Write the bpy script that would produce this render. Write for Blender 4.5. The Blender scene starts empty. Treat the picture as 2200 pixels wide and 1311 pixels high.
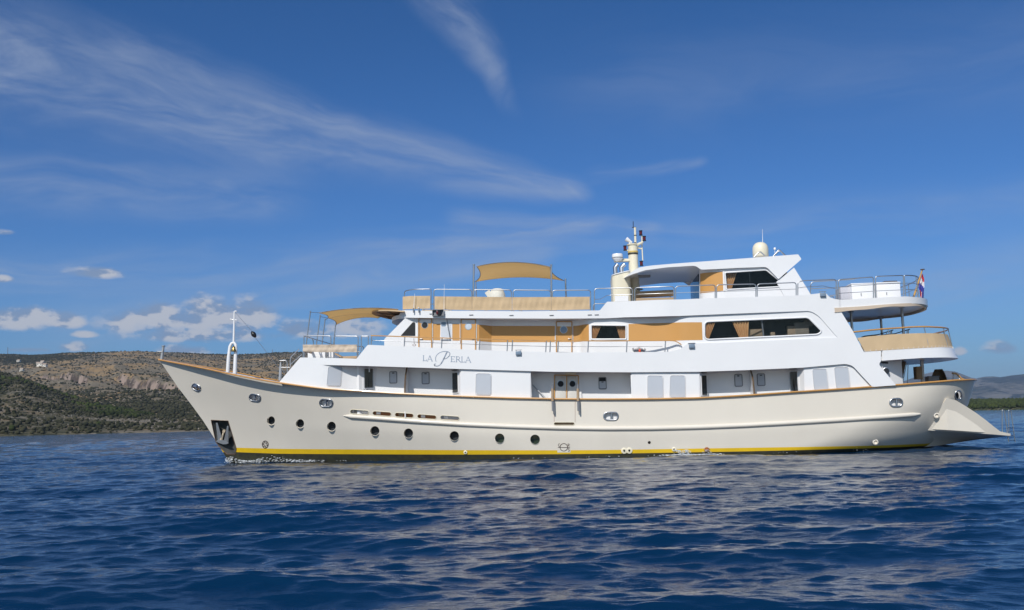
import bpy, bmesh, math, random
import numpy as np
from mathutils import Vector, Matrix, noise as mnoise
random.seed(7); rng = np.random.default_rng(11)
C = bpy.context.scene.collection
# ------------------------------------------------------------------ camera, sun, sky
W0, H0, FPX = 2200.0, 1311.0, 2100.0          # the photograph's own pixel frame
CAM = Vector((0.0, -45.5, 1.7))
YAW, PITCH, ROLL = math.atan(150/2100), math.atan(246.5/2100), 0.0245
_f = Vector((-math.sin(YAW)*math.cos(PITCH), math.cos(YAW)*math.cos(PITCH), math.sin(PITCH)))
_r0 = Vector((math.cos(YAW), math.sin(YAW), 0)); _u0 = _r0.cross(_f)
_r = _r0*math.cos(ROLL) - _u0*math.sin(ROLL); _u = _u0*math.cos(ROLL) + _r0*math.sin(ROLL)
cd = bpy.data.cameras.new('camera'); cam = bpy.data.objects.new('camera', cd); C.objects.link(cam)
M = Matrix((_r, _u, -_f)).transposed().to_4x4(); M.translation = CAM; cam.matrix_world = M
cd.sensor_width = 36; cd.lens = 36*FPX/W0; cd.clip_start = 0.5; cd.clip_end = 60000
bpy.context.scene.camera = cam
sc = bpy.context.scene
sc.view_settings.view_transform = 'Standard'; sc.view_settings.look = 'None'
sc.view_settings.gamma = 1; sc.view_settings.exposure = 0.0
SUNV = Vector((-0.34, -1.0, 0.92)).normalized()       # towards the sun
sd = bpy.data.lights.new('sun', 'SUN'); sun = bpy.data.objects.new('sun', sd); C.objects.link(sun)
sun.rotation_euler = SUNV.to_track_quat('Z', 'Y').to_euler(); sun.location = (0, -60, 60)
sd.energy = 4.1; sd.angle = math.radians(0.53); sd.color = (1.0, 0.955, 0.88)

def ray(px, py):
    return (_f*FPX + _r*(px-W0/2) - _u*(py-H0/2))
def P(px, py, y):
    d = ray(px, py); t = (y-CAM.y)/d.y; return CAM + d*t
def azel(px, py):
    d = ray(px, py).normalized(); return math.atan2(d.x, d.y), math.asin(d.z)

TLOW = (.27, .505, .98, 1); THIGH = (.15, .375, .69, 1)
# sky: Nishita with thin cirrus and low cumulus mixed over it by direction
w = bpy.data.worlds.new('World'); sc.world = w; w.use_nodes = True
nt = w.node_tree; N = nt.nodes; L = nt.links; N.clear()
class V:                                            # tiny expression helper over Math nodes
    def __init__(s, sock): s.s = sock
def mth(nt, op, *a, clamp=False):
    n = nt.nodes.new('ShaderNodeMath'); n.operation = op; n.use_clamp = clamp
    for i, x in enumerate(a):
        if isinstance(x, (int, float)): n.inputs[i].default_value = x
        else: nt.links.new(x, n.inputs[i])
    return n.outputs[0]
def m_(op, *a, **k): return mth(nt, op, *a, **k)
def smooth(x, a, b):
    n = N.new('ShaderNodeMapRange'); n.interpolation_type = 'SMOOTHSTEP'
    L.new(x, n.inputs[0]); n.inputs[1].default_value = a; n.inputs[2].default_value = b
    return n.outputs[0]
bg = N.new('ShaderNodeBackground'); wo = N.new('ShaderNodeOutputWorld'); L.new(bg.outputs[0], wo.inputs[0])
sky = N.new('ShaderNodeTexSky'); sky.sky_type = 'NISHITA'; sky.sun_disc = False
sky.sun_elevation = math.asin(SUNV.z); sky.sun_rotation = math.atan2(SUNV.x, SUNV.y)
sky.air_density = 1.35; sky.dust_density = 0.15; sky.ozone_density = 3.5; sky.altitude = 0
tc = N.new('ShaderNodeTexCoord'); sx = N.new('ShaderNodeSeparateXYZ'); L.new(tc.outputs['Generated'], sx.inputs[0])
az = m_('ARCTAN2', sx.outputs[0], sx.outputs[1]); el = m_('ARCSINE', sx.outputs[2])
def comb(x, y, z=0.0):
    n = N.new('ShaderNodeCombineXYZ')
    for i, v in enumerate((x, y, z)):
        if isinstance(v, (int, float)): n.inputs[i].default_value = v
        else: L.new(v, n.inputs[i])
    return n.outputs[0]
def noisew(vec, scale, detail=6, rough=.55, dist=0.0):
    n = N.new('ShaderNodeTexNoise'); n.inputs['Scale'].default_value = scale; n.inputs['Detail'].default_value = detail
    n.inputs['Roughness'].default_value = rough; n.inputs['Distortion'].default_value = dist
    L.new(vec, n.inputs['Vector']); return n.outputs['Fac']
warp = m_('MULTIPLY', m_('SUBTRACT', noisew(comb(az, el), 6, 3), .5), .05)
warp2 = m_('MULTIPLY', m_('SUBTRACT', noisew(comb(az, el, 4.0), 5, 3), .5), .04)
azw = m_('ADD', az, warp); elw = m_('ADD', el, warp2)
def streak(p0, p1, w0, w1, amt, ang=None, sc_=(6, 60), seed=0.0):
    (ax, ay), (bx, by) = azel(*p0), azel(*p1)
    dx, dy = bx-ax, by-ay; l2 = dx*dx+dy*dy; l = math.sqrt(l2)
    X = m_('SUBTRACT', azw, ax); Yv = m_('SUBTRACT', elw, ay)
    t = m_('DIVIDE', m_('ADD', m_('MULTIPLY', X, dx), m_('MULTIPLY', Yv, dy)), l2)
    tt = m_('MINIMUM', m_('MAXIMUM', t, 0.0), 1.0)
    perp = m_('ABSOLUTE', m_('DIVIDE', m_('SUBTRACT', m_('MULTIPLY', X, dy), m_('MULTIPLY', Yv, dx)), l))
    over = m_('MULTIPLY', m_('SUBTRACT', t, tt), l*.45)
    d = m_('SQRT', m_('ADD', m_('POWER', perp, 2.0), m_('POWER', over, 2.0)))
    wdt = m_('ADD', m_('MULTIPLY', tt, (w1-w0)/FPX), w0/FPX)
    mask = m_('SUBTRACT', 1.0, smooth(m_('DIVIDE', d, wdt), 0.0, 1.0))
    a = math.atan2(dy, dx) if ang is None else ang
    u = m_('ADD', m_('MULTIPLY', azw, math.cos(a)), m_('MULTIPLY', elw, math.sin(a)))
    v = m_('SUBTRACT', m_('MULTIPLY', elw, math.cos(a)), m_('MULTIPLY', azw, math.sin(a)))
    nz = noisew(comb(m_('MULTIPLY', u, sc_[0]), m_('MULTIPLY', v, sc_[1]), seed), 1.0, 8, .6, .6)
    tex = smooth(nz, .32, .78)
    return m_('MULTIPLY', m_('MULTIPLY', mask, m_('ADD', m_('MULTIPLY', tex, 1.05), .12)), amt)
cir = [streak((-200, 80), (1225, 410), 200, 34, .64, sc_=(5, 20)),
       streak((300, 120), (1215, 400), 80, 40, .34, sc_=(6, 34), seed=9.0),
       streak((940, -60), (1080, 205), 100, 36, .48, ang=-.75, sc_=(9, 20), seed=2.0),
       streak((-100, 385), (560, 430), 90, 70, .42, sc_=(5, 30), seed=3.0),
       streak((-20, 590), (1250, 480), 70, 40, .52, sc_=(4, 36), seed=4.0),
       streak((200, 680), (1150, 550), 90, 34, .50, sc_=(4, 32), seed=5.0),
       streak((1020, 474), (1400, 488), 40, 22, .50, sc_=(4, 50), seed=6.0),
       streak((980, 530), (1400, 518), 36, 24, .35, sc_=(4, 50), seed=6.5),
       streak((1300, 374), (1490, 340), 30, 16, .40, sc_=(6, 40), seed=7.0),
       streak((1500, 490), (2300, 420), 80, 70, .25, sc_=(4, 34), seed=8.0),
       streak((1650, 660), (2300, 560), 110, 110, .42, sc_=(4, 22), seed=8.5),
       streak((1400, 180), (2300, 120), 170, 170, .14, sc_=(4, 18), seed=8.7)]
ctot = cir[0]
for c_ in cir[1:]: ctot = m_('ADD', ctot, c_)
ctot = m_('MINIMUM', ctot, .75)
# cumulus
cn = noisew(comb(m_('MULTIPLY', az, 1.0), m_('MULTIPLY', el, 1.7), 2.3), 26, 10, .54)
cn2 = noisew(comb(m_('ADD', m_('MULTIPLY', az, 1.0), .006), m_('ADD', m_('MULTIPLY', el, 1.7), -.012), 2.3), 26, 10, .54)
best = None
for (px, py, rx, ry) in [(50, 690, 95, 30), (110, 694, 60, 18), (200, 588, 60, 15), (285, 700, 70, 36), (350, 690, 90, 44), (440, 688, 90, 50), (530, 690, 70, 54), (420, 722, 190, 22),
                         (165, 747, 34, 14), (385, 756, 60, 18), (650, 706, 60, 26), (740, 712, 90, 34), (10, 500, 24, 9), (5, 600, 30, 9),
                         (2145, 750, 34, 19), (2062, 757, 15, 11), (60, 752, 40, 7), (185, 720, 30, 9)]:
    ax, ay = azel(px, py)
    ex = m_('DIVIDE', m_('SUBTRACT', az, ax), rx/FPX); ey = m_('DIVIDE', m_('SUBTRACT', el, ay), ry/FPX)
    ey = m_('MAXIMUM', ey, m_('MULTIPLY', ey, 1.5)) if False else m_('MAXIMUM', ey, m_('MULTIPLY', ey, -1.45))
    e = m_('SUBTRACT', 1.0, m_('ADD', m_('POWER', ex, 2.0), m_('POWER', ey, 2.0)))
    best = e if best is None else m_('MAXIMUM', best, e)
dens = m_('ADD', m_('MAXIMUM', best, -1.5), m_('MULTIPLY', m_('SUBTRACT', cn, .475), 3.3))
cum = smooth(dens, -.1, 1.1)
lit = smooth(m_('SUBTRACT', cn, cn2), -.045, .055)
ccol = N.new('ShaderNodeMix'); ccol.data_type = 'RGBA'; L.new(lit, ccol.inputs[0])
ccol.inputs[6].default_value = (2.3, 3.1, 4.6, 1); ccol.inputs[7].default_value = (5.6, 5.7, 6.1, 1)
tint = N.new('ShaderNodeMix'); tint.data_type = 'RGBA'; L.new(smooth(sx.outputs[1], -.35, .45), tint.inputs[0])
tint.inputs[6].default_value = (.80, .89, .98, 1)
tramp = N.new('ShaderNodeMix'); tramp.data_type = 'RGBA'; L.new(smooth(sx.outputs[2], 0.0, .45), tramp.inputs[0]); tramp.inputs[6].default_value = TLOW; tramp.inputs[7].default_value = THIGH
L.new(tramp.outputs[2], tint.inputs[7])
skyc = N.new('ShaderNodeMix'); skyc.data_type = 'RGBA'; skyc.blend_type = 'MULTIPLY'; skyc.inputs[0].default_value = 1; L.new(sky.outputs[0], skyc.inputs[6]); L.new(tint.outputs[2], skyc.inputs[7])
hz = N.new('ShaderNodeMix'); hz.data_type = 'RGBA'; L.new(ctot, hz.inputs[0]); 
L.new(skyc.outputs[2], hz.inputs[6]); hz.inputs[7].default_value = (3.6, 4.3, 5.7, 1)
fin = N.new('ShaderNodeMix'); fin.data_type = 'RGBA'; L.new(m_('MULTIPLY', cum, .86), fin.inputs[0])
L.new(hz.outputs[2], fin.inputs[6]); L.new(ccol.outputs[2], fin.inputs[7])
L.new(fin.outputs[2], bg.inputs[0]); bg.inputs[1].default_value = 0.1

# ------------------------------------------------------------------ helpers
def tag(o, label=None, cat=None, group=None, kind=None):
    if label: o['label'] = label
    if cat: o['category'] = cat
    if group: o['group'] = group
    if kind: o['kind'] = kind
    return o
def empty(name, loc=(0, 0, 0), label=None, cat=None, group=None):
    o = bpy.data.objects.new(name, None); C.objects.link(o); o.location = loc; o.empty_display_size = .3
    return tag(o, label, cat, group)
def obj(name, bm, mats, parent=None, smooth=None, label=None, world=True):
    me = bpy.data.meshes.new(name)
    if world and parent is not None:
        off = Vector((0, 0, 0)); p = parent
        while p is not None: off += p.location; p = p.parent
        if off.length > 1e-9: bmesh.ops.translate(bm, vec=-off, verts=bm.verts)
    bmesh.ops.recalc_face_normals(bm, faces=bm.faces)
    if smooth is not None:
        for f in bm.faces: f.smooth = True
    bm.to_mesh(me); bm.free()
    if smooth is not None and smooth < 180:
        me.set_sharp_from_angle(angle=math.radians(smooth))
    for m in (mats if isinstance(mats, (list, tuple)) else [mats]): me.materials.append(m)
    o = bpy.data.objects.new(name, me); C.objects.link(o)
    if parent is not None: o.parent = parent
    if label: o['label'] = label
    return o
def B(): return bmesh.new()
def box(bm, c, s, rz=0, ry=0, rx=0, bev=0.0, mi=0):
    r = bmesh.ops.create_cube(bm, size=1.0)
    vs = r['verts']
    Mx = Matrix.Translation(c) @ Matrix.Rotation(rz, 4, 'Z') @ Matrix.Rotation(ry, 4, 'Y') @ Matrix.Rotation(rx, 4, 'X') @ Matrix.Diagonal((s[0], s[1], s[2], 1))
    bmesh.ops.transform(bm, matrix=Mx, verts=vs)
    fs = list({f for v in vs for f in v.link_faces})
    if bev > 0:
        es = list({e for v in vs for e in v.link_edges})
        r2 = bmesh.ops.bevel(bm, geom=es, offset=bev, segments=2, affect='EDGES', profile=.5)
        fs = list(set(r2['faces']) | {f for f in fs if f.is_valid})
    for f in fs: f.material_index = mi
    return fs
def bar(bm, a, b, w, h, mi=0):
    a, b = Vector(a), Vector(b); d = b-a; l = d.length
    q = d.to_track_quat('X', 'Z').to_matrix().to_4x4()
    r = bmesh.ops.create_cube(bm, size=1.0)
    bmesh.ops.transform(bm, matrix=Matrix.Translation((a+b)/2) @ q @ Matrix.Diagonal((l, w, h, 1)), verts=r['verts'])
    for v in r['verts']:
        for f in v.link_faces: f.material_index = mi
def tube(bm, pts, r, n=8, closed=False, mi=0, cap=True):
    pts = [Vector(p) for p in pts]; k = len(pts)
    rs = r if isinstance(r, (list, tuple)) else [r]*k
    rings = []; up = None
    for i, p in enumerate(pts):
        if closed: t = (pts[(i+1) % k]-pts[i-1])
        else: t = (pts[min(i+1, k-1)]-pts[max(i-1, 0)])
        t.normalize()
        if up is None:
            up = Vector((0, 0, 1)) if abs(t.z) < .9 else Vector((1, 0, 0))
        s = t.cross(up).normalized(); up = s.cross(t).normalized()
        rings.append([bm.verts.new(p + (s*math.cos(a)+up*math.sin(a))*rs[i]) for a in [2*math.pi*j/n for j in range(n)]])
    m = k if closed else k-1
    for i in range(m):
        a, b = rings[i], rings[(i+1) % k]
        for j in range(n):
            f = bm.faces.new((a[j], a[(j+1) % n], b[(j+1) % n], b[j])); f.material_index = mi
    if cap and not closed:
        bm.faces.new(rings[0]).material_index = mi; bm.faces.new(rings[-1]).material_index = mi
def sweep(bm, pts, prof, mi=0, cap=True):
    """rectangular or any closed section (side, up) along a path, kept upright"""
    pts = [Vector(p) for p in pts]; k = len(pts); rings = []
    for i, p in enumerate(pts):
        t = pts[min(i+1, k-1)]-pts[max(i-1, 0)]; t.z = 0; t.normalize()
        s = Vector((t.y, -t.x, 0))
        rings.append([bm.verts.new(p + s*a + Vector((0, 0, b))) for a, b in prof])
    n = len(prof)
    for i in range(k-1):
        for j in range(n):
            bm.faces.new((rings[i][j], rings[i][(j+1) % n], rings[i+1][(j+1) % n], rings[i+1][j])).material_index = mi
    if cap: bm.faces.new(rings[0]).material_index = mi; bm.faces.new(rings[-1]).material_index = mi
def lathe(bm, prof, c, n=20, axis='Z', mi=0, rot=None):
    c = Vector(c); rings = []
    for r, z in prof:
        ring = []
        for j in range(n):
            a = 2*math.pi*j/n; v = Vector((r*math.cos(a), r*math.sin(a), z))
            if axis == 'Y': v = Vector((v.x, -v.z, v.y))
            elif axis == 'X': v = Vector((v.z, v.x, v.y))
            if rot: v = rot @ v
            ring.append(bm.verts.new(c+v))
        rings.append(ring)
    for a, b in zip(rings, rings[1:]):
        for j in range(n): bm.faces.new((a[j], a[(j+1) % n], b[(j+1) % n], b[j])).material_index = mi
    bm.faces.new(rings[0]).material_index = mi; bm.faces.new(rings[-1]).material_index = mi
def solid(bm, t):
    bmesh.ops.recalc_face_normals(bm, faces=bm.faces); bm.normal_update(); bmesh.ops.solidify(bm, geom=bm.faces[:], thickness=t)
def fillet(pts, r, n=5):
    """round the corners of a 3D polyline"""
    pts = [Vector(p) for p in pts]; out = [pts[0]]
    for a, b, c in zip(pts, pts[1:], pts[2:]):
        d1 = (a-b); d2 = (c-b); rr_ = min(r, d1.length*.48, d2.length*.48)
        p1 = b+d1.normalized()*rr_; p2 = b+d2.normalized()*rr_
        for i in range(n+1):
            t = i/n; out.append(p1*(1-t)**2 + b*2*t*(1-t) + p2*t*t)
    out.append(pts[-1]); return out
def rr(pts, r0=0.0, n=5):
    """closed 2D pixel polygon; each point (x, y[, r]) with its corner rounded"""
    out = []; k = len(pts)
    for i in range(k):
        b = Vector(pts[i][:2]); r = pts[i][2] if len(pts[i]) > 2 else r0
        if r <= 0: out.append((b.x, b.y)); continue
        a = Vector(pts[i-1][:2]); c = Vector(pts[(i+1) % k][:2])
        d1 = a-b; d2 = c-b; q = min(r, d1.length*.48, d2.length*.48)
        p1 = b+d1.normalized()*q; p2 = b+d2.normalized()*q
        for j in range(n+1):
            t = j/n; p = p1*(1-t)**2 + b*2*t*(1-t) + p2*t*t; out.append((p.x, p.y))
    return out
def rect(x0, y0, x1, y1, r=0): return rr([(x0, y0), (x1, y0), (x1, y1), (x0, y1)], r)
def circ(x, y, rx, ry=None, n=24, ang=0.0):
    ry = ry or rx; ca, sa = math.cos(ang), math.sin(ang)
    return [(x+rx*math.cos(t)*ca-ry*math.sin(t)*sa, y+rx*math.cos(t)*sa+ry*math.sin(t)*ca) for t in [2*math.pi*i/n for i in range(n)]]
def S(px, py, Y, off=0.0, lo=-4.6, hi=0.0):
    """where the sight line meets the port surface y = -Y(x[,z]) (first hit)"""
    d = ray(px, py)
    def at(y): t = (y-CAM.y)/d.y; return CAM+d*t
    def g(y):
        p = at(y); return y + Y(p.x, p.z) + off
    n = 60; y0 = lo; g0 = g(y0)
    for i in range(1, n+1):
        y1 = lo+(hi-lo)*i/n; g1 = g(y1)
        if g0 < 0 <= g1:
            for _ in range(18):
                ym = (y0+y1)/2
                if g(ym) < 0: y0 = ym
                else: y1 = ym
            return at((y0+y1)/2)
        y0, g0 = y1, g1
    return at(hi)
def K(v): return lambda x, z=0: v
def interp(pts):
    pts = sorted(pts); xs = [p[0] for p in pts]; zs = [p[1] for p in pts]
    return lambda x: float(np.interp(x, xs, zs))
def zline(pts, Y, off=0.0):
    return interp([(p.x, p.z) for p in (S(a, b, Y, off) for a, b in pts)])
def plate(name, outline, Y, thick, mats, parent=None, holes=(), mirror=False, step=.5, cuts=None, off=0.0, bm=None, ret=False, mi=0, smooth=30, label=None):
    """a sheet of metal on the curved side surface: outline and holes given where they show, real thickness inboard"""
    own = bm is None
    if any(len(p) > 2 for p in outline): outline = rr(outline)
    b = B()
    loops = [outline]+list(holes); es = []
    for lp in loops:
        vs = []
        for (a, c) in lp:
            p = S(a, c, Y, off); vs.append(b.verts.new((p.x, 0, p.z)))
        for i in range(len(vs)): es.append(b.edges.new((vs[i], vs[(i+1) % len(vs)])))
    bmesh.ops.triangle_fill(b, use_beauty=True, use_dissolve=False, edges=es)
    x0 = min(v.co.x for v in b.verts); x1 = max(v.co.x for v in b.verts)
    cs = cuts if cuts is not None else [x0+step*i for i in range(1, int((x1-x0)/step)+1)]
    for xc in cs:
        if x0+.02 < xc < x1-.02:
            bmesh.ops.bisect_plane(b, geom=b.verts[:]+b.edges[:]+b.faces[:], plane_co=(xc, 0, 0), plane_no=(1, 0, 0), dist=1e-5)
    bmesh.ops.remove_doubles(b, verts=b.verts, dist=1e-5)
    bmesh.ops.recalc_face_normals(b, faces=b.faces)
    r = bmesh.ops.extrude_face_region(b, geom=b.faces[:], use_keep_orig=True)
    inner = {e for e in r['geom'] if isinstance(e, bmesh.types.BMVert)}
    for v in b.verts:
        yy = -(Y(v.co.x, v.co.z)+off)
        v.co.y = yy + (thick if v in inner else 0)
    if mirror:
        b2 = b.copy()
        for v in b2.verts: v.co.y = -v.co.y
        obj(name, b2, mats, parent, smooth=smooth, label=label)
    for f in b.faces: f.material_index = mi
    if own and not ret: return obj(name, b, mats, parent, smooth=smooth, label=label)
    if ret: return b
    me = bpy.data.meshes.new('tmp'); b.to_mesh(me); b.free(); n0 = len(bm.faces); bm.from_mesh(me); bpy.data.meshes.remove(me)
    bm.faces.ensure_lookup_table()
    for i in range(n0, len(bm.faces)): bm.faces[i].material_index = mi

# ------------------------------------------------------------------ materials
def mat(name, col, rough=.5, metal=0.0, vary=0.0, vscale=1.5, bump=0.0, bscale=30, spec=.5, coat=0.0, col2=None, stretch=(1, 1, 1), trans=0.0):
    m = bpy.data.materials.new(name); m.use_nodes = True; t = m.node_tree; p = t.nodes['Principled BSDF']
    p.inputs['Base Color'].default_value = (*col, 1); p.inputs['Roughness'].default_value = rough
    p.inputs['Metallic'].default_value = metal; p.inputs['Specular IOR Level'].default_value = spec
    p.inputs['Coat Weight'].default_value = coat
    tc = t.nodes.new('ShaderNodeTexCoord'); mp = t.nodes.new('ShaderNodeMapping'); t.links.new(tc.outputs['Object'], mp.inputs[0])
    mp.inputs['Scale'].default_value = stretch
    if vary or col2:
        n = t.nodes.new('ShaderNodeTexNoise'); n.inputs['Scale'].default_value = vscale; n.inputs['Detail'].default_value = 7; n.inputs['Roughness'].default_value = .6
        t.links.new(mp.outputs[0], n.inputs['Vector'])
        r = t.nodes.new('ShaderNodeValToRGB'); r.color_ramp.elements[0].position = .3; r.color_ramp.elements[1].position = .7
        c2 = col2 or tuple(c*(1-vary) for c in col)
        r.color_ramp.elements[0].color = (*c2, 1); r.color_ramp.elements[1].color = (*col, 1)
        t.links.new(n.outputs['Fac'], r.inputs[0]); t.links.new(r.outputs[0], p.inputs['Base Color'])
        mr = t.nodes.new('ShaderNodeMapRange'); t.links.new(n.outputs['Fac'], mr.inputs[0]); mr.inputs[3].default_value = min(1, rough*1.25); mr.inputs[4].default_value = rough*.8
        t.links.new(mr.outputs[0], p.inputs['Roughness'])
    if bump:
        n2 = t.nodes.new('ShaderNodeTexNoise'); n2.inputs['Scale'].default_value = bscale; n2.inputs['Detail'].default_value = 4
        t.links.new(mp.outputs[0], n2.inputs['Vector'])
        b = t.nodes.new('ShaderNodeBump'); b.inputs['Strength'].default_value = 1; b.inputs['Distance'].default_value = bump
        t.links.new(n2.outputs['Fac'], b.inputs['Height']); t.links.new(b.outputs[0], p.inputs['Normal'])
    if trans:
        tr = t.nodes.new('ShaderNodeBsdfTranslucent'); tr.inputs[0].default_value = (*col, 1); mx = t.nodes.new('ShaderNodeMixShader'); mx.inputs[0].default_value = trans
        t.links.new(p.outputs[0], mx.inputs[1]); t.links.new(tr.outputs[0], mx.inputs[2]); t.links.new(mx.outputs[0], t.nodes['Material Output'].inputs[0])
    return m
def glass(name, tint, refl=.08):
    m = bpy.data.materials.new(name); m.use_nodes = True; t = m.node_tree; t.nodes.clear()
    o = t.nodes.new('ShaderNodeOutputMaterial'); mx = t.nodes.new('ShaderNodeMixShader'); tr = t.nodes.new('ShaderNodeBsdfTransparent'); gl = t.nodes.new('ShaderNodeBsdfGlossy')
    tr.inputs[0].default_value = (*tint, 1); gl.inputs['Roughness'].default_value = .02
    fr = t.nodes.new('ShaderNodeFresnel'); fr.inputs[0].default_value = 1.3
    tcn = t.nodes.new('ShaderNodeTexNoise'); tcn.inputs['Scale'].default_value = .6; bp = t.nodes.new('ShaderNodeBump'); bp.inputs['Distance'].default_value = .01; t.links.new(tcn.outputs[0], bp.inputs['Height']); t.links.new(bp.outputs[0], gl.inputs['Normal'])
    t.links.new(fr.outputs[0], mx.inputs[0]); t.links.new(tr.outputs[0], mx.inputs[1]); t.links.new(gl.outputs[0], mx.inputs[2]); t.links.new(mx.outputs[0], o.inputs[0]); return m
WHITE = mat('white_paint', (.80, .80, .81), .32, vary=.04, vscale=.8, coat=.3, bump=.0015, bscale=3)
CREAM = mat('cream_hull_paint', (.745, .69, .60), .33, vary=.07, vscale=.5, coat=.35, bump=.007, bscale=1.1, stretch=(1, 1, .35))
IVORY = mat('ivory_paint', (.76, .70, .54), .4, vary=.05)
YELLOW = mat('yellow_stripe_paint', (.78, .50, .012), .4, vary=.12, vscale=2)
BLACK = mat('black_antifouling', (.018, .018, .016), .55, vary=.0, col2=(.045, .045, .02), vscale=5)
TEAK = mat('varnished_wood', (.60, .31, .09), .3, vary=.25, vscale=6, coat=.5, stretch=(.3, 1, 1))
TEAK2 = mat('teak_deck', (.36, .24, .14), .6, vary=.25, vscale=4)
DARKWOOD = mat('dark_wood', (.14, .085, .04), .5, vary=.3, vscale=6)
ORANGE = mat('ochre_paint', (.59, .305, .09), .4, vary=.05, vscale=1)
CANVAS = mat('beige_canvas', (.60, .44, .265), .85, vary=.1, vscale=2.2)
CANVASL = mat('pale_canvas', (.60, .49, .38), .85, vary=.1, vscale=2.2, bump=.006, bscale=5)
SAIL = mat('shade_sail_cloth', (.84, .66, .38), .85, vary=.06, vscale=1.5, trans=.6)
STEEL = mat('polished_steel', (.50, .51, .53), .36, metal=1.0, vary=.1, vscale=8)
GREY = mat('grey_fitting', (.22, .23, .25), .5, vary=.2, vscale=6)
LGREY = mat('blue_grey_panel', (.50, .53, .58), .35, vary=.04, vscale=2)
DARK = mat('black_plastic', (.012, .012, .014), .4, vary=.3, vscale=10)
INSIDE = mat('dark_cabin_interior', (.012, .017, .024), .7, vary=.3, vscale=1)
REDM = mat('red_lens', (.10, .006, .01), .25, vary=.1)
CURT = mat('ochre_curtain', (.78, .44, .19), .9, vary=.2, vscale=5, stretch=(6, 6, .3))
CURTG = mat('grey_beige_curtain', (.33, .27, .2), .9, vary=.25, vscale=6, stretch=(6, 6, .3))
RUST = mat('rusty_steel', (.16, .10, .07), .8, vary=.4, vscale=6, bump=.01, bscale=12)
GALV = mat('galvanised_steel', (.40, .42, .44), .5, metal=.5, vary=.2, vscale=8)
BRASS = mat('brass', (.45, .30, .10), .3, metal=1.0, vary=.2)
TAN = mat('tan_cushion', (.42, .30, .19), .8, vary=.1, vscale=4, bump=.004, bscale=14)
GLASS = glass('tinted_glass', (.86, .88, .90)); GLASSB = glass('blue_windscreen_glass', (.35, .5, .7))
POCKET = mat('dark_pocket_paint', (.05, .052, .05), .6, vary=.4, vscale=6)
LETTER = mat('blue_grey_lettering', (.32, .38, .48), .4, vary=.05)
# ------------------------------------------------------------------ the yacht
Yt = empty('motor_yacht', (0, 0, 0), 'long cream and white three-deck motor yacht with ochre bands lying side on', 'yacht')
sstep = lambda t: max(0, min(1, t))**2*(3-2*max(0, min(1, t)))
bow = P(343, 774.5, 0); XB, ZB = bow.x, bow.z; XE = P(2077, 820, 0).x
_stem = [P(a, b, 0) for a, b in [(343, 774.5), (382, 832), (410, 868), (437, 905), (462, 944), (478, 970), (486, 984), (497, 1003), (520, 1030)]]
_sz = sorted((p.z, p.x) for p in _stem)
stemx = lambda z: float(np.interp(z, [a for a, b in _sz], [b for a, b in _sz]))
ZLOW = -.75
_stn = sorted([(P(2077, 820, 0).z, XE), (P(2070, 870, 0).z, P(2070, 870, 0).x), (.55, P(2040, 930, 0).x), (.1, P(2012, 955, 0).x), (ZLOW, P(1880, 980, 0).x)])
sternx = lambda z: float(np.interp(z, [a for a, b in _stn], [b for a, b in _stn]))
def Bmax(x): return 3.5-.32*sstep((x-7)/9.5)
def g_bow(t, n): t = max(0., min(1., t)); return 1-(1-t)**n
def g_stern(t, n): t = max(0., min(1., t)); return (1-(1-t)**n)**(1/n)
def Bd(x, z=0):                                     # half-breadth at the rail
    return Bmax(x)*g_bow((x-XB)/12.5, 2.3)*g_stern((XE-x)/3.4, 2.5)
_rail = [(343, 775), (400, 785), (450, 795), (500, 806), (560, 817.5), (600, 824), (650, 831), (700, 837), (768, 841.5), (850, 847), (920, 850.5), (1000, 853.5), (1100, 857), (1200, 859),
         (1300, 859.5), (1400, 859), (1500, 857), (1600, 851.5), (1700, 844.5), (1800, 838), (1900, 831), (2000, 823), (2050, 819), (2076, 817.5)]
sheer = zline(_rail, Bd, 0.0)
_sp = [S(a, b, Bd) for a, b in _rail[1:-1]]
sheer = interp([(XB, ZB)]+[(p.x, p.z) for p in _sp]+[(XE, P(2077, 820, 0).z+.0)])
def hb(x, z):
    zs = sheer(x); h = max(0., min(1., (z-ZLOW)/(zs-ZLOW)))
    xs, xe = stemx(z), sternx(z)
    Lb = 16.5-4.0*h; nb = 1.75+.55*h
    Bm = Bmax(x)*(.93+.07*min(1, h*1.8))
    Ls = 10.0-6.6*h**.62; ns = 1.5+1.0*h
    return Bm*g_bow((x-xs)/Lb, nb)*g_stern((xe-x)/Ls, ns)
HY = lambda x, z=0: hb(x, z)
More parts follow.
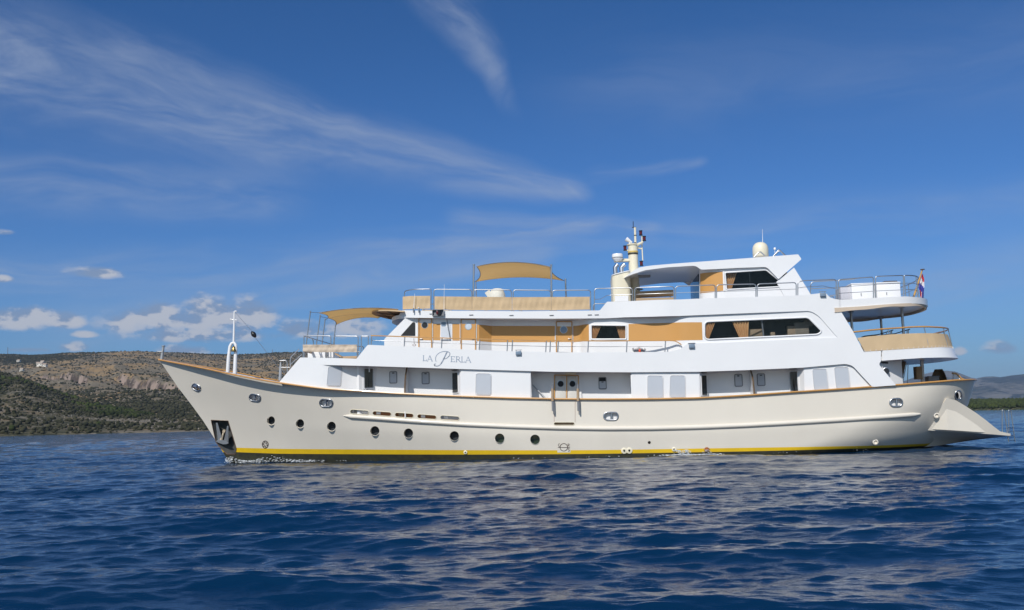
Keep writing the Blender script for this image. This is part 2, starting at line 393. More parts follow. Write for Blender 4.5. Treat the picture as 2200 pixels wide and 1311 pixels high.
# painted waterline stripe: heights measured along the side
_sa = [(505, 962), (600, 964.5), (800, 966), (1000, 967.3), (1200, 967.6), (1300, 967), (1400, 965.5), (1600, 962.3), (1750, 960), (1900, 957)]
_sb = [(505, 971.5), (600, 975), (800, 976.2), (1000, 976.8), (1200, 976), (1300, 975), (1400, 973.5), (1600, 970), (1750, 966.5), (1900, 962)]
zB = zline(_sa, HY); zA = zline(_sb, HY)
def zrow(r, x):
    if r <= 1: return ZLOW+(zA(x)-ZLOW)*r
    if r <= 2: return zA(x)+(zB(x)-zA(x))*(r-1)
    return zB(x)+(sheer(x)-zB(x))*(r-2)
def build_hull():
    bm = B(); rows = [0, .35, .7, 1, 2]+[2+i/14 for i in range(1, 15)]
    nu = 150; grid = []
    for r in rows:
        x = XB+.5
        for _ in range(30): x = stemx(zrow(r, x))
        xe = sternx(zrow(r, XE-1)); row = []
        for i in range(nu+1):
            u = i/nu; u = .5-.5*math.cos(math.pi*(.08+.92*u))
            u0 = .5-.5*math.cos(math.pi*.08); u = (u-u0)/(1-u0)
            xx = x+(xe-x)*u; z = zrow(r, xx) if i else zrow(r, x)
            y = 0 if i in (0, nu) else hb(xx, z)
            row.append(Vector((xx, -y, z)))
        grid.append(row)
    T = .07
    def shell(sgn, inn):
        g = []
        for row in grid:
            rr_ = []
            for i, v in enumerate(row):
                p = v.copy()
                if inn:
                    p.y = min(0, v.y+T); p.x = v.x + (T*1.3 if i == 0 else (-T if i == nu else 0)) ; 
                p.y *= sgn
                rr_.append(bm.verts.new(p))
            g.append(rr_)
        for a in range(len(g)-1):
            for i in range(nu):
                f = bm.faces.new((g[a][i], g[a][i+1], g[a+1][i+1], g[a+1][i]))
                f.material_index = 0 if (inn or rows[a] >= 2) else (1 if rows[a] >= 1 else 2)
                if inn: f.material_index = 3
        return g
    for sgn in (1, -1):
        o_, n_ = shell(sgn, False), shell(sgn, True)
        for (a, b_) in ((o_[-1], n_[-1]), (n_[0], o_[0])):
            for i in range(nu): bm.faces.new((a[i], a[i+1], b_[i+1], b_[i]))
    bmesh.ops.remove_doubles(bm, verts=bm.verts, dist=1e-4)
    bmesh.ops.dissolve_degenerate(bm, edges=bm.edges[:], dist=1e-5)
    bmesh.ops.recalc_face_normals(bm, faces=bm.faces)
    return bm
def cutter(outline, Y, d_out=.4, d_in=.35):
    """a prism through the shell along the sight-independent beam direction"""
    b = B(); lo = []; hi = []
    for a, c in outline:
        p = S(a, c, Y); y = -Y(p.x, p.z)
        lo.append(b.verts.new((p.x, y-d_out, p.z))); hi.append(b.verts.new((p.x, y+d_in, p.z)))
    n = len(lo)
    b.faces.new(lo); b.faces.new(hi)
    for i in range(n): b.faces.new((lo[i], lo[(i+1) % n], hi[(i+1) % n], hi[i]))
    bmesh.ops.recalc_face_normals(b, faces=b.faces); return b
PORTS = [(583, 903.6, 7.6, 9), (645, 910, 8.2, 9.2), (712.4, 916, 9, 9.8), (805.4, 925.8, 9.6, 10), (877.5, 931, 9.8, 10.2), (976, 937, 10, 10.4), (1073.5, 942, 10.2, 10.4), (1149.5, 944.3, 10.4, 10.4)]
HAWSE = [(422, 832.5, 9.5, 6.2, .5), (548, 854.6, 12, 7.2, .14), (701, 865.8, 14, 8, .03), (1312.5, 894.3, 15.5, 8.4, 0), (1925, 865, 13.5, 8.6, -.05)]
SLOTS = [(752.5, 880.2, 792.5, 891), (800.5, 883.8, 840.5, 894.2), (848.5, 887, 888.5, 897.6), (896.5, 890.6, 937.5, 901), (946, 893, 987, 903.4)]
POCK = [(453.8, 902.6), (490, 904.3), (507.8, 964.3), (506, 976), (488, 976), (470, 958), (463.7, 948.4)]
def stadium(cx, cy, rx, ry, ang=0, n=8):
    pts = []; L2 = rx-ry
    for k in range(n+1): a = -math.pi/2+math.pi*k/n; pts.append((L2+ry*math.cos(a), ry*math.sin(a)))
    for k in range(n+1): a = math.pi/2+math.pi*k/n; pts.append((-L2+ry*math.cos(a), ry*math.sin(a)))
    ca, sa = math.cos(ang), math.sin(ang)
    return [(cx+x*ca-y*sa, cy+x*sa+y*ca) for x, y in pts]
hull_bm = build_hull()
hull = obj('hull', hull_bm, [CREAM, YELLOW, BLACK, WHITE], Yt, smooth=35)
cuts = []
for (a, b_, rx, ry) in PORTS: cuts.append(cutter(circ(a, b_, rx, ry, 28), HY))
for h_ in HAWSE: cuts.append(cutter(stadium(*h_), HY))
for (x0, y0, x1, y1) in SLOTS:
    cuts.append(cutter(stadium((x0+x1)/2, (y0+y1)/2, (x1-x0)/2, (y1-y0)/2-.9, math.atan2(y1-y0-10.4, 40)+.07), HY))
cuts.append(cutter(stadium(1212, 910.6, 22, 3.8), HY, .4, .35))
cuts.append(cutter(circ(2058.5, 849.5, 7, 9.5, 24), HY, .6, .6))
cuts.append(cutter(circ(1395, 951, 3.2), HY))
cuts.append(cutter(POCK, HY, .6, .9))
cm = B()
for b_ in cuts:
    me = bpy.data.meshes.new('t'); b_.to_mesh(me); b_.free(); cm.from_mesh(me); bpy.data.meshes.remove(me)
cme = bpy.data.meshes.new('cut'); cm.to_mesh(cme); cm.free(); cob = bpy.data.objects.new('cut', cme); C.objects.link(cob)
md = hull.modifiers.new('holes', 'BOOLEAN'); md.operation = 'DIFFERENCE'; md.object = cob; md.solver = 'EXACT'; md.use_self = True
bpy.context.view_layer.update()
dg = bpy.context.evaluated_depsgraph_get(); nm = bpy.data.meshes.new_from_object(hull.evaluated_get(dg)); print('hull faces', len(hull.data.polygons), '->', len(nm.polygons))
hull.modifiers.clear(); old = hull.data; hull.data = nm; nm.name = 'hull'; bpy.data.objects.remove(cob)
for p in nm.polygons: p.use_smooth = True
nm.set_sharp_from_angle(angle=math.radians(32))

# main deck
def slab(name, xs, hbf, ztf, zbf, mats, parent, mi_bot=None, label=None):
    bm = B(); g = []
    for x in xs:
        h = max(.01, hbf(x)); ys = [-h, -h*.5, 0, h*.5, h]
        g.append(([bm.verts.new((x, y, ztf(x))) for y in ys], [bm.verts.new((x, y, zbf(x))) for y in ys]))
    for (t0, b0), (t1, b1) in zip(g, g[1:]):
        for j in range(4):
            bm.faces.new((t0[j], t1[j], t1[j+1], t0[j+1]))
            f = bm.faces.new((b0[j], b0[j+1], b1[j+1], b1[j])); f.material_index = mi_bot or 0
        bm.faces.new((t0[0], b0[0], b1[0], t1[0])); bm.faces.new((t0[-1], t1[-1], b1[-1], b0[-1]))
    for t, b_ in (g[0], g[-1]):
        for j in range(4): bm.faces.new((t[j], t[j+1], b_[j+1], b_[j]))
    return obj(name, bm, mats, parent, smooth=30, label=label)
frange = lambda a, b_, n: [a+(b_-a)*i/n for i in range(n+1)]
deckz = lambda x: sheer(x)-.98
slab('main_deck', frange(XB+1.4, XE-.25, 90), lambda x: hb(x, sheer(x)-.98)-.09, deckz, lambda x: deckz(x)-.08, TEAK2, hull)
# cap rail
bm = B(); pts = []
for i in range(141):
    u = i/140; u = .5-.5*math.cos(math.pi*u); x = XB-.02+(XE-XB+.04)*u; pts.append((x, Bd(x)+.0, sheer(min(max(x, XB), XE))))
for sgn in (-1, 1):
    sweep(bm, [(x, sgn*y, z) for x, y, z in pts], [(-.09, .0), (.09, .0), (.105, .03), (.09, .07), (-.09, .07), (-.105, .03)])
obj('cap_rail', bm, TEAK, hull, smooth=40)
# rubbing strake
bm = B(); sp = []
for a, b_ in [(738, 893.5), (745, 894.2), (800, 898), (900, 905.5), (1000, 912), (1100, 916.5), (1200, 919.5), (1300, 921), (1400, 920.5), (1500, 918), (1600, 914), (1700, 908.6), (1800, 902.6), (1900, 896), (1968, 890.6), (1977, 889.6)]:
    p = S(a, b_, HY); sp.append(p)
fx = interp([(p.x, p.z) for p in sp]); xs = frange(sp[0].x, sp[-1].x, 70)
tube(bm, [(x, -hb(x, fx(x))-.005, fx(x)) for x in xs], [.02]+[.095]*69+[.03], 10)
tube(bm, [(x, hb(x, fx(x))+.005, fx(x)) for x in xs], [.02]+[.095]*69+[.03], 10)
obj('rubbing_strake', bm, CREAM, hull, smooth=60)
# portholes: a cream trunk set in the hull with dark glass deep inside
for (a, b_, rx, ry) in PORTS:
    p = S(a, b_, HY); y = p.y; R = rx/50*.98*(46.0/42) if a < 800 else rx/50; R = (S(a+rx, b_, HY)-S(a-rx, b_, HY)).length/2 if a > 800 else (S(a, b_-ry, HY)-S(a, b_+ry, HY)).length/2
    R *= 1.0; bm = B()
    n_ = Vector((-(hb(p.x+.2, p.z)-hb(p.x-.2, p.z))/.4, -1, (hb(p.x, p.z+.1)-hb(p.x, p.z-.1))/.2*-1)).normalized()
    prof = [(R*1.0, -.03), (R*1.005, .30), (R*1.03, .30), (R*1.03, -.03)]
    k = 28; rings = []
    for r_, d_ in prof:
        rings.append([bm.verts.new((p.x+r_*math.cos(t), p.y+.03+d_, p.z+r_*math.sin(t))) for t in [2*math.pi*j/k for j in range(k)]])
    for q in range(4):
        A_, B_ = rings[q], rings[(q+1) % 4]
        for j in range(k): bm.faces.new((A_[j], A_[(j+1) % k], B_[(j+1) % k], B_[j]))
    f = obj('porthole', bm, CREAM, Yt, smooth=40)
    bm = B(); lathe(bm, [(R, 0), (R*.2, .002)], (p.x, p.y+.24, p.z), 28, 'Y'); obj('pane', bm, INSIDE if a < 1000 else mat('green_glass', (.03, .045, .03), .06, vary=.3), f)
    bm = B(); lathe(bm, [(R*.86, 0), (R, 0), (R, -.04), (R*.86, -.04)], (p.x, p.y+.23, p.z), 28, 'Y'); 
    bm.free()
# hawse openings: polished oval rims with a centre bar
for (a, b_, rx, ry, an) in HAWSE:
    bm = B(); ring = [S(q[0], q[1], HY) for q in stadium(a, b_, rx, ry, an, 8)]
    tube(bm, [p+Vector((0, -.012, 0)) for p in ring], .035, 8, closed=True)
    m = obj('hawse_ring', bm, STEEL, Yt, smooth=60)
    bm = B(); t = S(a+ry*math.sin(an)*.9, b_-ry*math.cos(an), HY); bt = S(a-ry*math.sin(an)*.9, b_+ry*math.cos(an), HY); tube(bm, [t+Vector((.02, .01, 0)), bt+Vector((.02, .01, 0))], .045, 8)
    obj('centre_bar', bm, STEEL, m, smooth=60)
for (x0, y0, x1, y1) in SLOTS+[(1190, 906.8, 1234, 914.4)]:
    bm = B(); an = .07 if x0 < 1100 else 0
    ring = [S(q[0], q[1], HY) for q in stadium((x0+x1)/2, (y0+y1)/2, (x1-x0)/2, (y1-y0)/2-.7, an)]
    tube(bm, [p+Vector((0, -.003, 0)) for p in ring], .014, 6, closed=True)
    obj('freeing_port_rim', bm, IVORY, Yt, smooth=60)
# stern porthole
p = S(2058.5, 849.5, HY); bm = B()
tube(bm, [S(q[0], q[1], HY) for q in circ(2058.5, 849.5, 7.2, 9.8, 24)], .04, 8, closed=True)
f = obj('fairlead_ring', bm, STEEL, Yt, smooth=60); bm = B(); lathe(bm, [(.26, 0), (.05, .01)], (p.x-.1, p.y+.35, p.z), 20, 'Y'); obj('cover_plate', bm, DARK, f)
# anchor pocket lining
bm = B(); A_ = []; B2 = []
for (a, c) in POCK:
    p = S(a, c, HY); y = -hb(p.x, p.z); A_.append(bm.verts.new((p.x, min(y+.03, 0), p.z))); B2.append(bm.verts.new((p.x+.25, min(y+.75, -.02), p.z+.05)))
for i in range(len(A_)): bm.faces.new((A_[i], A_[(i+1) % len(A_)], B2[(i+1) % len(A_)], B2[i]))
bm.faces.new(B2)
obj('anchor_pocket', bm, POCKET, hull)
bm = B(); tube(bm, [S(a, c, HY)+Vector((0, -.01, 0)) for a, c in POCK], .02, 6, closed=True); obj('pocket_rim', bm, RUST, hull, smooth=60)
# waterline fittings and marks
for (a, b_, r_) in [(1341, 968.5, .13), (1352, 968.2, .13), (1448, 965.5, .09), (1000, 972, .08)]:
    p = S(a, b_, HY); bm = B(); lathe(bm, [(r_, 0), (r_, .03), (r_*.5, .045), (r_*.35, .03)], (p.x, p.y, p.z), 16, 'Y'); f = obj('drain_outlet', bm, IVORY, Yt, smooth=40)
    bm = B(); lathe(bm, [(r_*.33, 0), (r_*.33, .01)], (p.x, p.y-.045, p.z), 12, 'Y'); obj('drain_hole', bm, DARK, f)
p = S(1518.5, 966.5, HY); bm = B(); lathe(bm, [(.11, 0), (.11, .05), (.07, .09), (.0, .1)], p, 16, 'Y'); obj('rusty_outlet', bm, mat('rust_orange', (.35, .11, .03), .8, vary=.4, vscale=12), Yt, smooth=60)
for (a, b_) in [(1880, 950), (2011, 893)]:
    p = S(a, b_, HY); bm = B(); lathe(bm, [(.11, 0), (.12, .07), (.08, .09), (.08, .02)], p, 16, 'Y'); obj('discharge_pipe', bm, CREAM, Yt, smooth=40)
def surf_pt(a, b_, off=.006, Y=HY): p = S(a, b_, Y); p.y -= off; return p
def marks(polys, name, m, parent, Y=HY, off=.006):
    bm = B()
    for pl in polys: bm.faces.new([bm.verts.new(surf_pt(a, b_, off, Y)) for a, b_ in pl])
    return obj(name, bm, m, parent)
def stroke(pts, w_):
    """flat pen stroke -> list of quads (pixel frame)"""
    out = []
    for (x0, y0), (x1, y1) in zip(pts, pts[1:]):
        dx, dy = x1-x0, y1-y0; l = math.hypot(dx, dy) or 1; nx, ny = -dy/l*w_/2, dx/l*w_/2; ex, ey = dx/l*w_*.3, dy/l*w_*.3
        out.append([(x0+nx-ex, y0+ny-ey), (x1+nx+ex, y1+ny+ey), (x1-nx+ex, y1-ny+ey), (x0-nx-ex, y0-ny-ey)])
    return out
patch = marks([rect(1197.5, 953, 1225.5, 972.4)], 'load_line_patch', CREAM, hull, off=.005)
ar = lambda cx, cy, rx, ry, a0, a1, n=10: [(cx+rx*math.cos(math.radians(a0+(a1-a0)*i/n)), cy+ry*math.sin(math.radians(a0+(a1-a0)*i/n))) for i in range(n+1)]
q = stroke(ar(1211.3, 961.2, 8, 8, 0, 360, 28), 1.3)+stroke([(1199, 961.6), (1224, 961.6)], 1.2)
q += stroke(ar(1201.5, 956.3, 1.9, 2.9, -50, -310, 8), .9)                                 # C
q += stroke([(1220.2, 959.2), (1220.2, 953.6)], .9)+stroke([(1220.2, 953.8)]+ar(1221.7, 955.2, 1.5, 1.4, -90, 90, 5)+[(1220.2, 956.6)], .9)+stroke([(1221.2, 956.6), (1223.3, 959.3)], .9)   # R
q += stroke(ar(1222, 965.2, 1.7, 1.6, -30, -270, 7)+ar(1222, 968.4, 1.7, 1.6, -90, 150, 7), .9)     # S
marks(q, 'load_line_mark', mat('dark_brown_paint', (.04, .02, .015), .5, vary=.1), hull, off=.011)
q = stroke(ar(570, 955.3, 6.3, 7.8, 0, 360, 24), 1.5)
for k in range(6):
    a = math.radians(60*k+15); q += [[(570+1.2*math.cos(a), 955.3+1.4*math.sin(a)), (570+5.2*math.cos(a-.33), 955.3+6.4*math.sin(a-.33)), (570+5.2*math.cos(a+.33), 955.3+6.4*math.sin(a+.33))]]
marks(q, 'thruster_mark', mat('dark_brown_paint', (.04, .02, .015), .5, vary=.1), hull, off=.008)
# boarding gate in the bulwark
SEAM = mat('seam_brown', (.30, .16, .12), .6, vary=.2)
for pts in ([(1190.6, 863), (1190.6, 907)], [(1235.6, 863), (1235.6, 907)], ):
    bm = B(); a, b_ = surf_pt(*pts[0], .0), surf_pt(*pts[1], .0); bar(bm, a, b_, .02, .012)
    obj('gate_seam', bm, SEAM, hull)
for xx in (1187.0, 1241.5):
    g = B(); a = S(xx, 826, Bd); b_ = S(xx+.5, 862, Bd); a.y -= .14; b_.y -= .14; tube(g, [a, a+(b_-a)*.28], .035, 8, mi=1); tube(g, [a+(b_-a)*.26, b_], .06, 10)
    c_ = b_+Vector((0, -.0, -.42)); tube(g, [b_, c_], .045, 8, mi=1); tube(g, [b_+Vector((.05, .03, 0)), c_+Vector((.05, .03, -.12))], .035, 8, mi=1)
    obj('gangway_post', g, [TAN, GREY], Yt, smooth=50)
# stern fin and bathing platform
sx_ = [1990, 2000, 2020, 2040, 2060, 2080, 2100, 2120, 2140, 2153, 2160, 2168, 2175]
YS = lambda x, z=0: 2.95-.25*sstep((x-14)/3.2)
ztop_ = zline([(1990, 921), (2000, 912), (2020, 885), (2036, 852), (2042, 853), (2090, 882), (2151, 926.5), (2157, 928.5), (2177, 932.5)], YS)
zcr_ = zline([(1990, 923), (2002, 925), (2060, 928.5), (2120, 932.5), (2150, 934.6), (2176, 937)], YS)
zbt_ = interp([(p.x, p.z) for p in (P(a, b_, -1.4) for a, b_ in [(1975, 962), (2020, 958), (2060, 951.5), (2100, 945.5), (2130, 942), (2160, 939.4), (2176, 937.8)])])
bm = B(); rings = []
for i, px in enumerate(sx_):
    for y_ in [0]:
        x = S(px, 930, YS).x; xl = S(2176, 936, YS).x
        wd = YS(x)*g_stern(max(0, (xl+.02-x))/1.1, 2.4) if xl-x < 1.1 else YS(x)
        wd = max(wd, 2.52); bl = sstep((px-1996)/44); wd = (hb(x, .8)-.02)*(1-bl)+wd*bl if px < 2045 else wd; zt, zc, zb = ztop_(x), zcr_(x), zbt_(x); zd = zc+.06; zt = max(zt, zc+.085); wc = wd-.32*(zt-zc)
        ring = [(-wd, zt), (-wc, zc), (-wd*.55, (zb+zc)/2-.03), (-1.2, zb), (1.2, zb), (wd*.55, (zb+zc)/2-.03), (wc, zc), (wd, zt), (wd-.14, zt), (wd-.16, min(zd, zt)), (-wd+.16, min(zd, zt)), (-wd+.14, zt)]
        rings.append([bm.verts.new((x, a, b_)) for a, b_ in ring])
for a, b_ in zip(rings, rings[1:]):
    for j in range(12): bm.faces.new((a[j], a[(j+1) % 12], b_[(j+1) % 12], b_[j]))
bm.faces.new(rings[0]); bm.faces.new(rings[-1])
obj('bathing_platform', bm, CREAM, Yt, smooth=28)
# bathing ladder
bm = B(); ps = []
for a, b_, c_, d_, yy in [(2153, 882, 2156, 928, -2.2), (2160, 883, 2166, 947, -2.2)]: pass
def pl(pts, y): return [P(a, b_, y) for a, b_ in pts]
for yy, dx in ((-2.35, 0), (-1.75, 14)):
    tube(bm, fillet(pl([(2153.5+dx, 930), (2153+dx, 881), (2158+dx, 882), (2167+dx, 950)], yy), .1), .022, 8)
for k in range(4):
    y0 = 919+9*k; a = P(2162.5+k*1.3, y0, -2.35); b_ = P(2176.5+k*1.3, y0-.5, -1.75); tube(bm, [a, b_], .02, 6)
obj('bathing_ladder', bm, STEEL, Yt, smooth=60)

# what shows behind the openings: white plates added in the hawse holes to stand for the sunlit deck, timber and white gear behind the freeing ports
for (a, b_, rx, ry, an) in HAWSE[1:]:
    plate('hawse_bright_backing', stadium(a, b_, rx+1, ry+1, an), HY, .02, WHITE, Yt, off=-.13)
BRN = mat('stained_timber', (.30, .12, .04), .5, vary=.3, vscale=5)
SLC = [(WHITE, GREY), (BRN, WHITE), (BRN, CURTG), (BRN, WHITE), (LGREY, WHITE)]
for (x0, y0, x1, y1), (m1, m2) in zip(SLOTS, SLC):
    plate('deck_edge_board', [(x0-2, y0-1), (x1+2, y0+2), (x1+2, y1+2), (x0-2, y1-1)], HY, .02, m1, Yt, off=-.16)
    plate('deck_gear', [(x0+8, y0+1), (x0+17, y0+1.4), (x0+17, y0+7), (x0+8, y0+6.6)], HY, .02, m2, Yt, off=-.13)
# ------------------------------------------------------------------ superstructure
Yout = lambda x, z=0: min(Bd(x), 3.5)+.0 if x < 7 else 3.5-.06*sstep((x-7)/6)
def YoutA(x, z=0): return (Bd(x) if x < 6 else 3.5-.10*sstep((x-6)/8))+.012
X = lambda px, y=-3.45, py=700: P(px, py, y).x
def YsB(x, z=0):                                     # sun deck band: narrow forward, out to the side aft, round at the nose
    f = 2.98+.53*sstep((x-X(1305))/(X(1440)-X(1305)))
    xn = P(846, 682, 0).x
    return min(YoutA(x), f*(g_stern((x-xn)/1.9, 2.2) if x < xn+1.9 else 1.0))
def Yw(x, z=0):                                      # upper deck cabin wall
    return float(np.interp(x, [X(820, -2.7), X(1029, -2.7), X(1056, -2.2), X(1238, -2.2), X(1246, -2.3), X(1254, -2.5), X(1263, -2.72), X(1275, -2.8), X(1350, -2.85), X(1400, -2.95), X(1440, -3.15), X(1462, -3.36), X(1478, -3.42), 30],
                           [2.7, 2.7, 2.2, 2.2, 2.27, 2.5, 2.7, 2.8, 2.85, 2.98, 3.15, 3.36, 3.42, 3.42]))
House = 'superstructure'
# ---- side plating (port shown, starboard mirrored)
A_out = [(650, 768.3), (720, 769.5), (766, 771, 2), (790, 741, 3), (850, 743.6), (900, 746), (1000, 751), (1090, 754.6), (1180, 757), (1300, 757.5), (1440, 756, 8), (1462, 750), (1478, 738), (1540, 737), (1799, 725, 1), (1760, 680, 6), (1742, 668, 10),
         (1555, 675), (1460, 679), (1460, 643.6), (1494, 642), (1600, 638.7), (1720, 634.5), (1741, 632.5), (1773, 629, 2), (1783, 639), (1795, 643), (1806, 644.3),
         (1806, 668), (1831, 709), (1856, 756), (1893, 753.8), (1893, 775.4), (1888, 783, 5), (1925, 827.8), (1874, 831.5), (1831, 785, 8), (1815, 782, 4), (1725, 790), (1600, 795.5), (1498, 799), (1355, 800), (1190, 799), (990, 793), (806, 787), (685, 784), (651, 783)]
plate('side_plating', rr(A_out), YoutA, .07, WHITE, Yt, mirror=True, step=.5)
# knuckle line where the upper bulwark meets the window frame
# forward side panel with its slanted edge
def YP0(x, z=0): return YoutA(x)-.55*sstep((x-X(690, -3.3))/(X(768, -3.3)-X(690, -3.3)))
plate('side_plating', [(598, 823.5), (645, 768.2), (650, 768.3), (651, 783), (685, 784), (768, 786.5), (768, 840.5), (700, 836), (650, 829.8), (600, 823.6)], YP0, .07, WHITE, Yt, mirror=True, step=.3)
def Ypan(x, z=0): return YoutA(x)-.10
for pts in ([(990, 792), (1140, 796.5), (1140, 862), (990, 857)], [(1357, 798), (1503, 797), (1503, 861), (1357, 862)],
            [(1728, 786), (1815, 778), (1833, 780), (1882, 836), (1728, 846)]):
    plate('side_panel', pts, Ypan, .07, WHITE, Yt, mirror=True, step=.5)
# blue-grey storm panels over the big main-deck windows
def quadrr(x0, y0, x1, y1, dx=0, r=5): return rr([(x0+dx, y0), (x1+dx*.2, y0-(x1-x0)*0), (x1, y1), (x0, y1)], r)
for pts, Yf in ([(706, 788.5), (734.5, 788.3), (731, 829), (702.5, 828.2)], YP0), ([(1023.5, 803.5), (1054.5, 804), (1054, 848.5), (1022.5, 847.5)], Ypan), ([(1392, 808), (1423.5, 808.5), (1424, 854), (1392, 853.5)], Ypan), \
               ([(1440.5, 808), (1471.5, 808), (1472, 853.5), (1439.5, 853.8)], Ypan), ([(1746, 794.5), (1775, 793.5), (1780, 836.5), (1750, 838)], Ypan), ([(1793, 790.5), (1822, 790), (1826.5, 833), (1797.5, 834.5)], Ypan):
    f = plate('storm_panel', rr(pts, 5), Yf, .03, LGREY, Yt, off=.022)
    bm = B(); cx = sum(p[0] for p in pts)/4; cy = sum(p[1] for p in pts)/4
    ring = [S(cx+(a-cx)*1.07, cy+(b_-cy)*1.05, Yf, .012) for a, b_ in rr(pts, 5)]; tube(bm, ring, .012, 6, closed=True); obj('panel_frame', bm, WHITE, f, smooth=60)
# sun deck band
B_out = [(854, 682.0), (859, 674), (864, 667), (900, 667.6), (1000, 668), (1125, 668.8), (1287, 667.2), (1290, 665.5), (1304, 648.5, 2), (1341, 647.6), (1460, 643.6), (1460, 679), (1400, 680.6), (1341, 681.8), (1300, 684), (1190, 684.8), (1056, 684.2), (950, 683.6), (891, 683), (870, 682.6)]
plate('sun_deck_fascia', B_out, YsB, .07, WHITE, Yt, mirror=True, step=.15)
zSb = zline([(846, 682), (870, 682.6), (891, 683), (1056, 684.2), (1190, 684.8), (1300, 684), (1341, 681.8), (1460, 679), (1555, 675), (1742, 668), (1795, 663), (1924, 654), (1975, 652)], K(3.3))
# wrapped stern bands
def wrap(xs, Yf, n_end=26): return [(x, -Yf(x)) for x in xs]+[(x, Yf(x)) for x in reversed(xs)]
def endx(px, py): return P(px, py, 0).x
def mkround(x1, L, n, base): return lambda x, z=0: base(x)*g_stern((x1-x)/L, n)
xS1 = endx(1976, 646); YS1 = mkround(xS1, 2.6, 2.3, YoutA)
xS2 = endx(2037, 768); YS2 = mkround(xS2, 2.6, 2.5, YoutA)
xS2t = endx(2026, 746); YS2t = mkround(xS2t, 2.6, 2.5, YoutA)
def endspace(x0, x1, n): return [x0+(x1-x0)*math.sin(math.pi/2*i/n) for i in range(n+1)]
def wrapped_band(name, x0, x1t, Yt_, zt, x1b, Yb_, zb, mats, parent, thick=.06, n=40, label=None):
    bm = B(); ot = wrap(endspace(x0, x1t, n), Yt_); ob = wrap(endspace(x0, x1b, n), Yb_)
    o1 = [bm.verts.new((x, y, zt(x))) for x, y in ot]; o2 = [bm.verts.new((x, y, zb(x))) for x, y in ob]
    cxn = x0-1.5
    def inn(x, y, z):
        d = Vector((cxn-x, -y, 0)); d.normalize(); return bm.verts.new((x+d.x*thick, y+d.y*thick, z))
    i1 = [inn(x, y, zt(x)) for x, y in ot]; i2 = [inn(x, y, zb(x)) for x, y in ob]; k = len(o1)
    for i in range(k-1):
        for a, b_ in ((o1, o2), (o2, i2), (i2, i1), (i1, o1)): bm.faces.new((a[i], a[i+1], b_[i+1], b_[i]))
    return obj(name, bm, mats, parent, smooth=35, label=label)
zS1t = zline([(1800, 644.2), (1806, 644.3), (1850, 642), (1900, 639), (1948, 637), (1966, 638.5)], YS1)
zS1b = zline([(1800, 662.5), (1850, 659.5), (1900, 655.5), (1930, 653.6), (1968, 652.3)], YS1)
wrapped_band('stern_fascia', X(1805.5), xS1, YS1, zS1t, xS1, YS1, zS1b, WHITE, Yt)
zS2t = zline([(1840, 757), (1856, 756), (1900, 753), (1950, 749.8), (2000, 747.2), (2020, 746.2)], YS2t)
zS2b = zline([(1880, 776.5), (1893, 775.4), (1936, 772.2), (1985, 769), (2030, 768.2)], YS2)
wrapped_band('stern_fascia', X(1892.5), xS2t, YS2t, zS2t, xS2, YS2, zS2b, WHITE, Yt)
# rolled canvas under the sun deck's edge
xS1c = xS1-.06; YS1c = lambda x, z=0: YS1(min(x, xS1-.001))-.02 if x < xS1c else .02
wrapped_band('rolled_side_curtain', X(1795), xS1c, mkround(xS1c, 2.6, 2.3, lambda x: YoutA(x)+.035), lambda x: zS1b(x)+.02, xS1c, mkround(xS1c, 2.6, 2.3, lambda x: YoutA(x)+.035), lambda x: zS1b(x)-.10-.06*sstep((X(1900)-x)/2)+.015*math.sin(x*4), CANVASL, Yt, thick=.10)
# deck slabs
xN = P(846, 682, 0).x
def YsAll(x): return YsB(x) if x < X(1790) else min(YoutA(x), YS1(x))
slab('sun_deck', sorted(set(frange(xN+.02, xN+2, 14)+frange(xN+2, X(1800), 50)+endspace(X(1800), xS1-.02, 24))), lambda x: YsAll(x)-.06, lambda x: zSb(x)+.20, lambda x: zSb(x)+.025, WHITE, Yt)
zUb = zline([(651, 783), (685, 784), (806, 787), (990, 793), (1190, 799), (1355, 800), (1498, 799), (1600, 795.5), (1725, 790), (1815, 782), (1893, 775.4), (1985, 769), (2036, 768)], K(3.45))
def YuAll(x): return min(YoutA(x), YS2(x))
slab('upper_deck', sorted(set(frange(X(651, -3.0), X(1850), 60)+endspace(X(1850), xS2-.03, 24))), lambda x: YuAll(x)-.085, lambda x: zUb(x)+.18, lambda x: zUb(x)+.02, WHITE, Yt)

# ---- main deck cabin wall (recessed one metre)
def wall_strip(name, path, zbf, ztf, mats, parent, thick=.05, mirror=True, smooth=30):
    bm = B()
    for sg in (1,):
        sweep(bm, [(x, y*sg, 0) for x, y in path], [(-thick/2, 0), (thick/2, 0), (thick/2, 1), (-thick/2, 1)])
    for v in bm.verts: v.co.z = zbf(v.co.x) if v.co.z < .5 else ztf(v.co.x)
    if mirror:
        b2 = bm.copy()
        for v in b2.verts: v.co.y = -v.co.y
        obj(name, b2, mats, parent, smooth=smooth)
    return obj(name, bm, mats, parent, smooth=smooth)
zfl = lambda x: deckz(x)-.02; zce = lambda x: zUb(x)+.05
MW = -2.5
XX = lambda px, y: P(px, 830, y).x
paths = [[(XX(768, -2.95), -2.95), (XX(769.5, -2.95)+.04, -3.0), (XX(807, MW), MW), (XX(974, MW), MW), (XX(990, -3.35), -3.36)],
         [(XX(1140, -3.38), -3.38), (XX(1141, -3.38)+.02, MW), (XX(1357, MW)-.02, MW), (XX(1357, -3.38), -3.38)],
         [(XX(1503, -3.38), -3.38), (XX(1521, MW), MW), (XX(1696, MW), MW), (XX(1730, -3.36), -3.36)]]
for pth in paths:
    wall_strip('cabin_wall', pth, zfl, zce, WHITE, Yt)
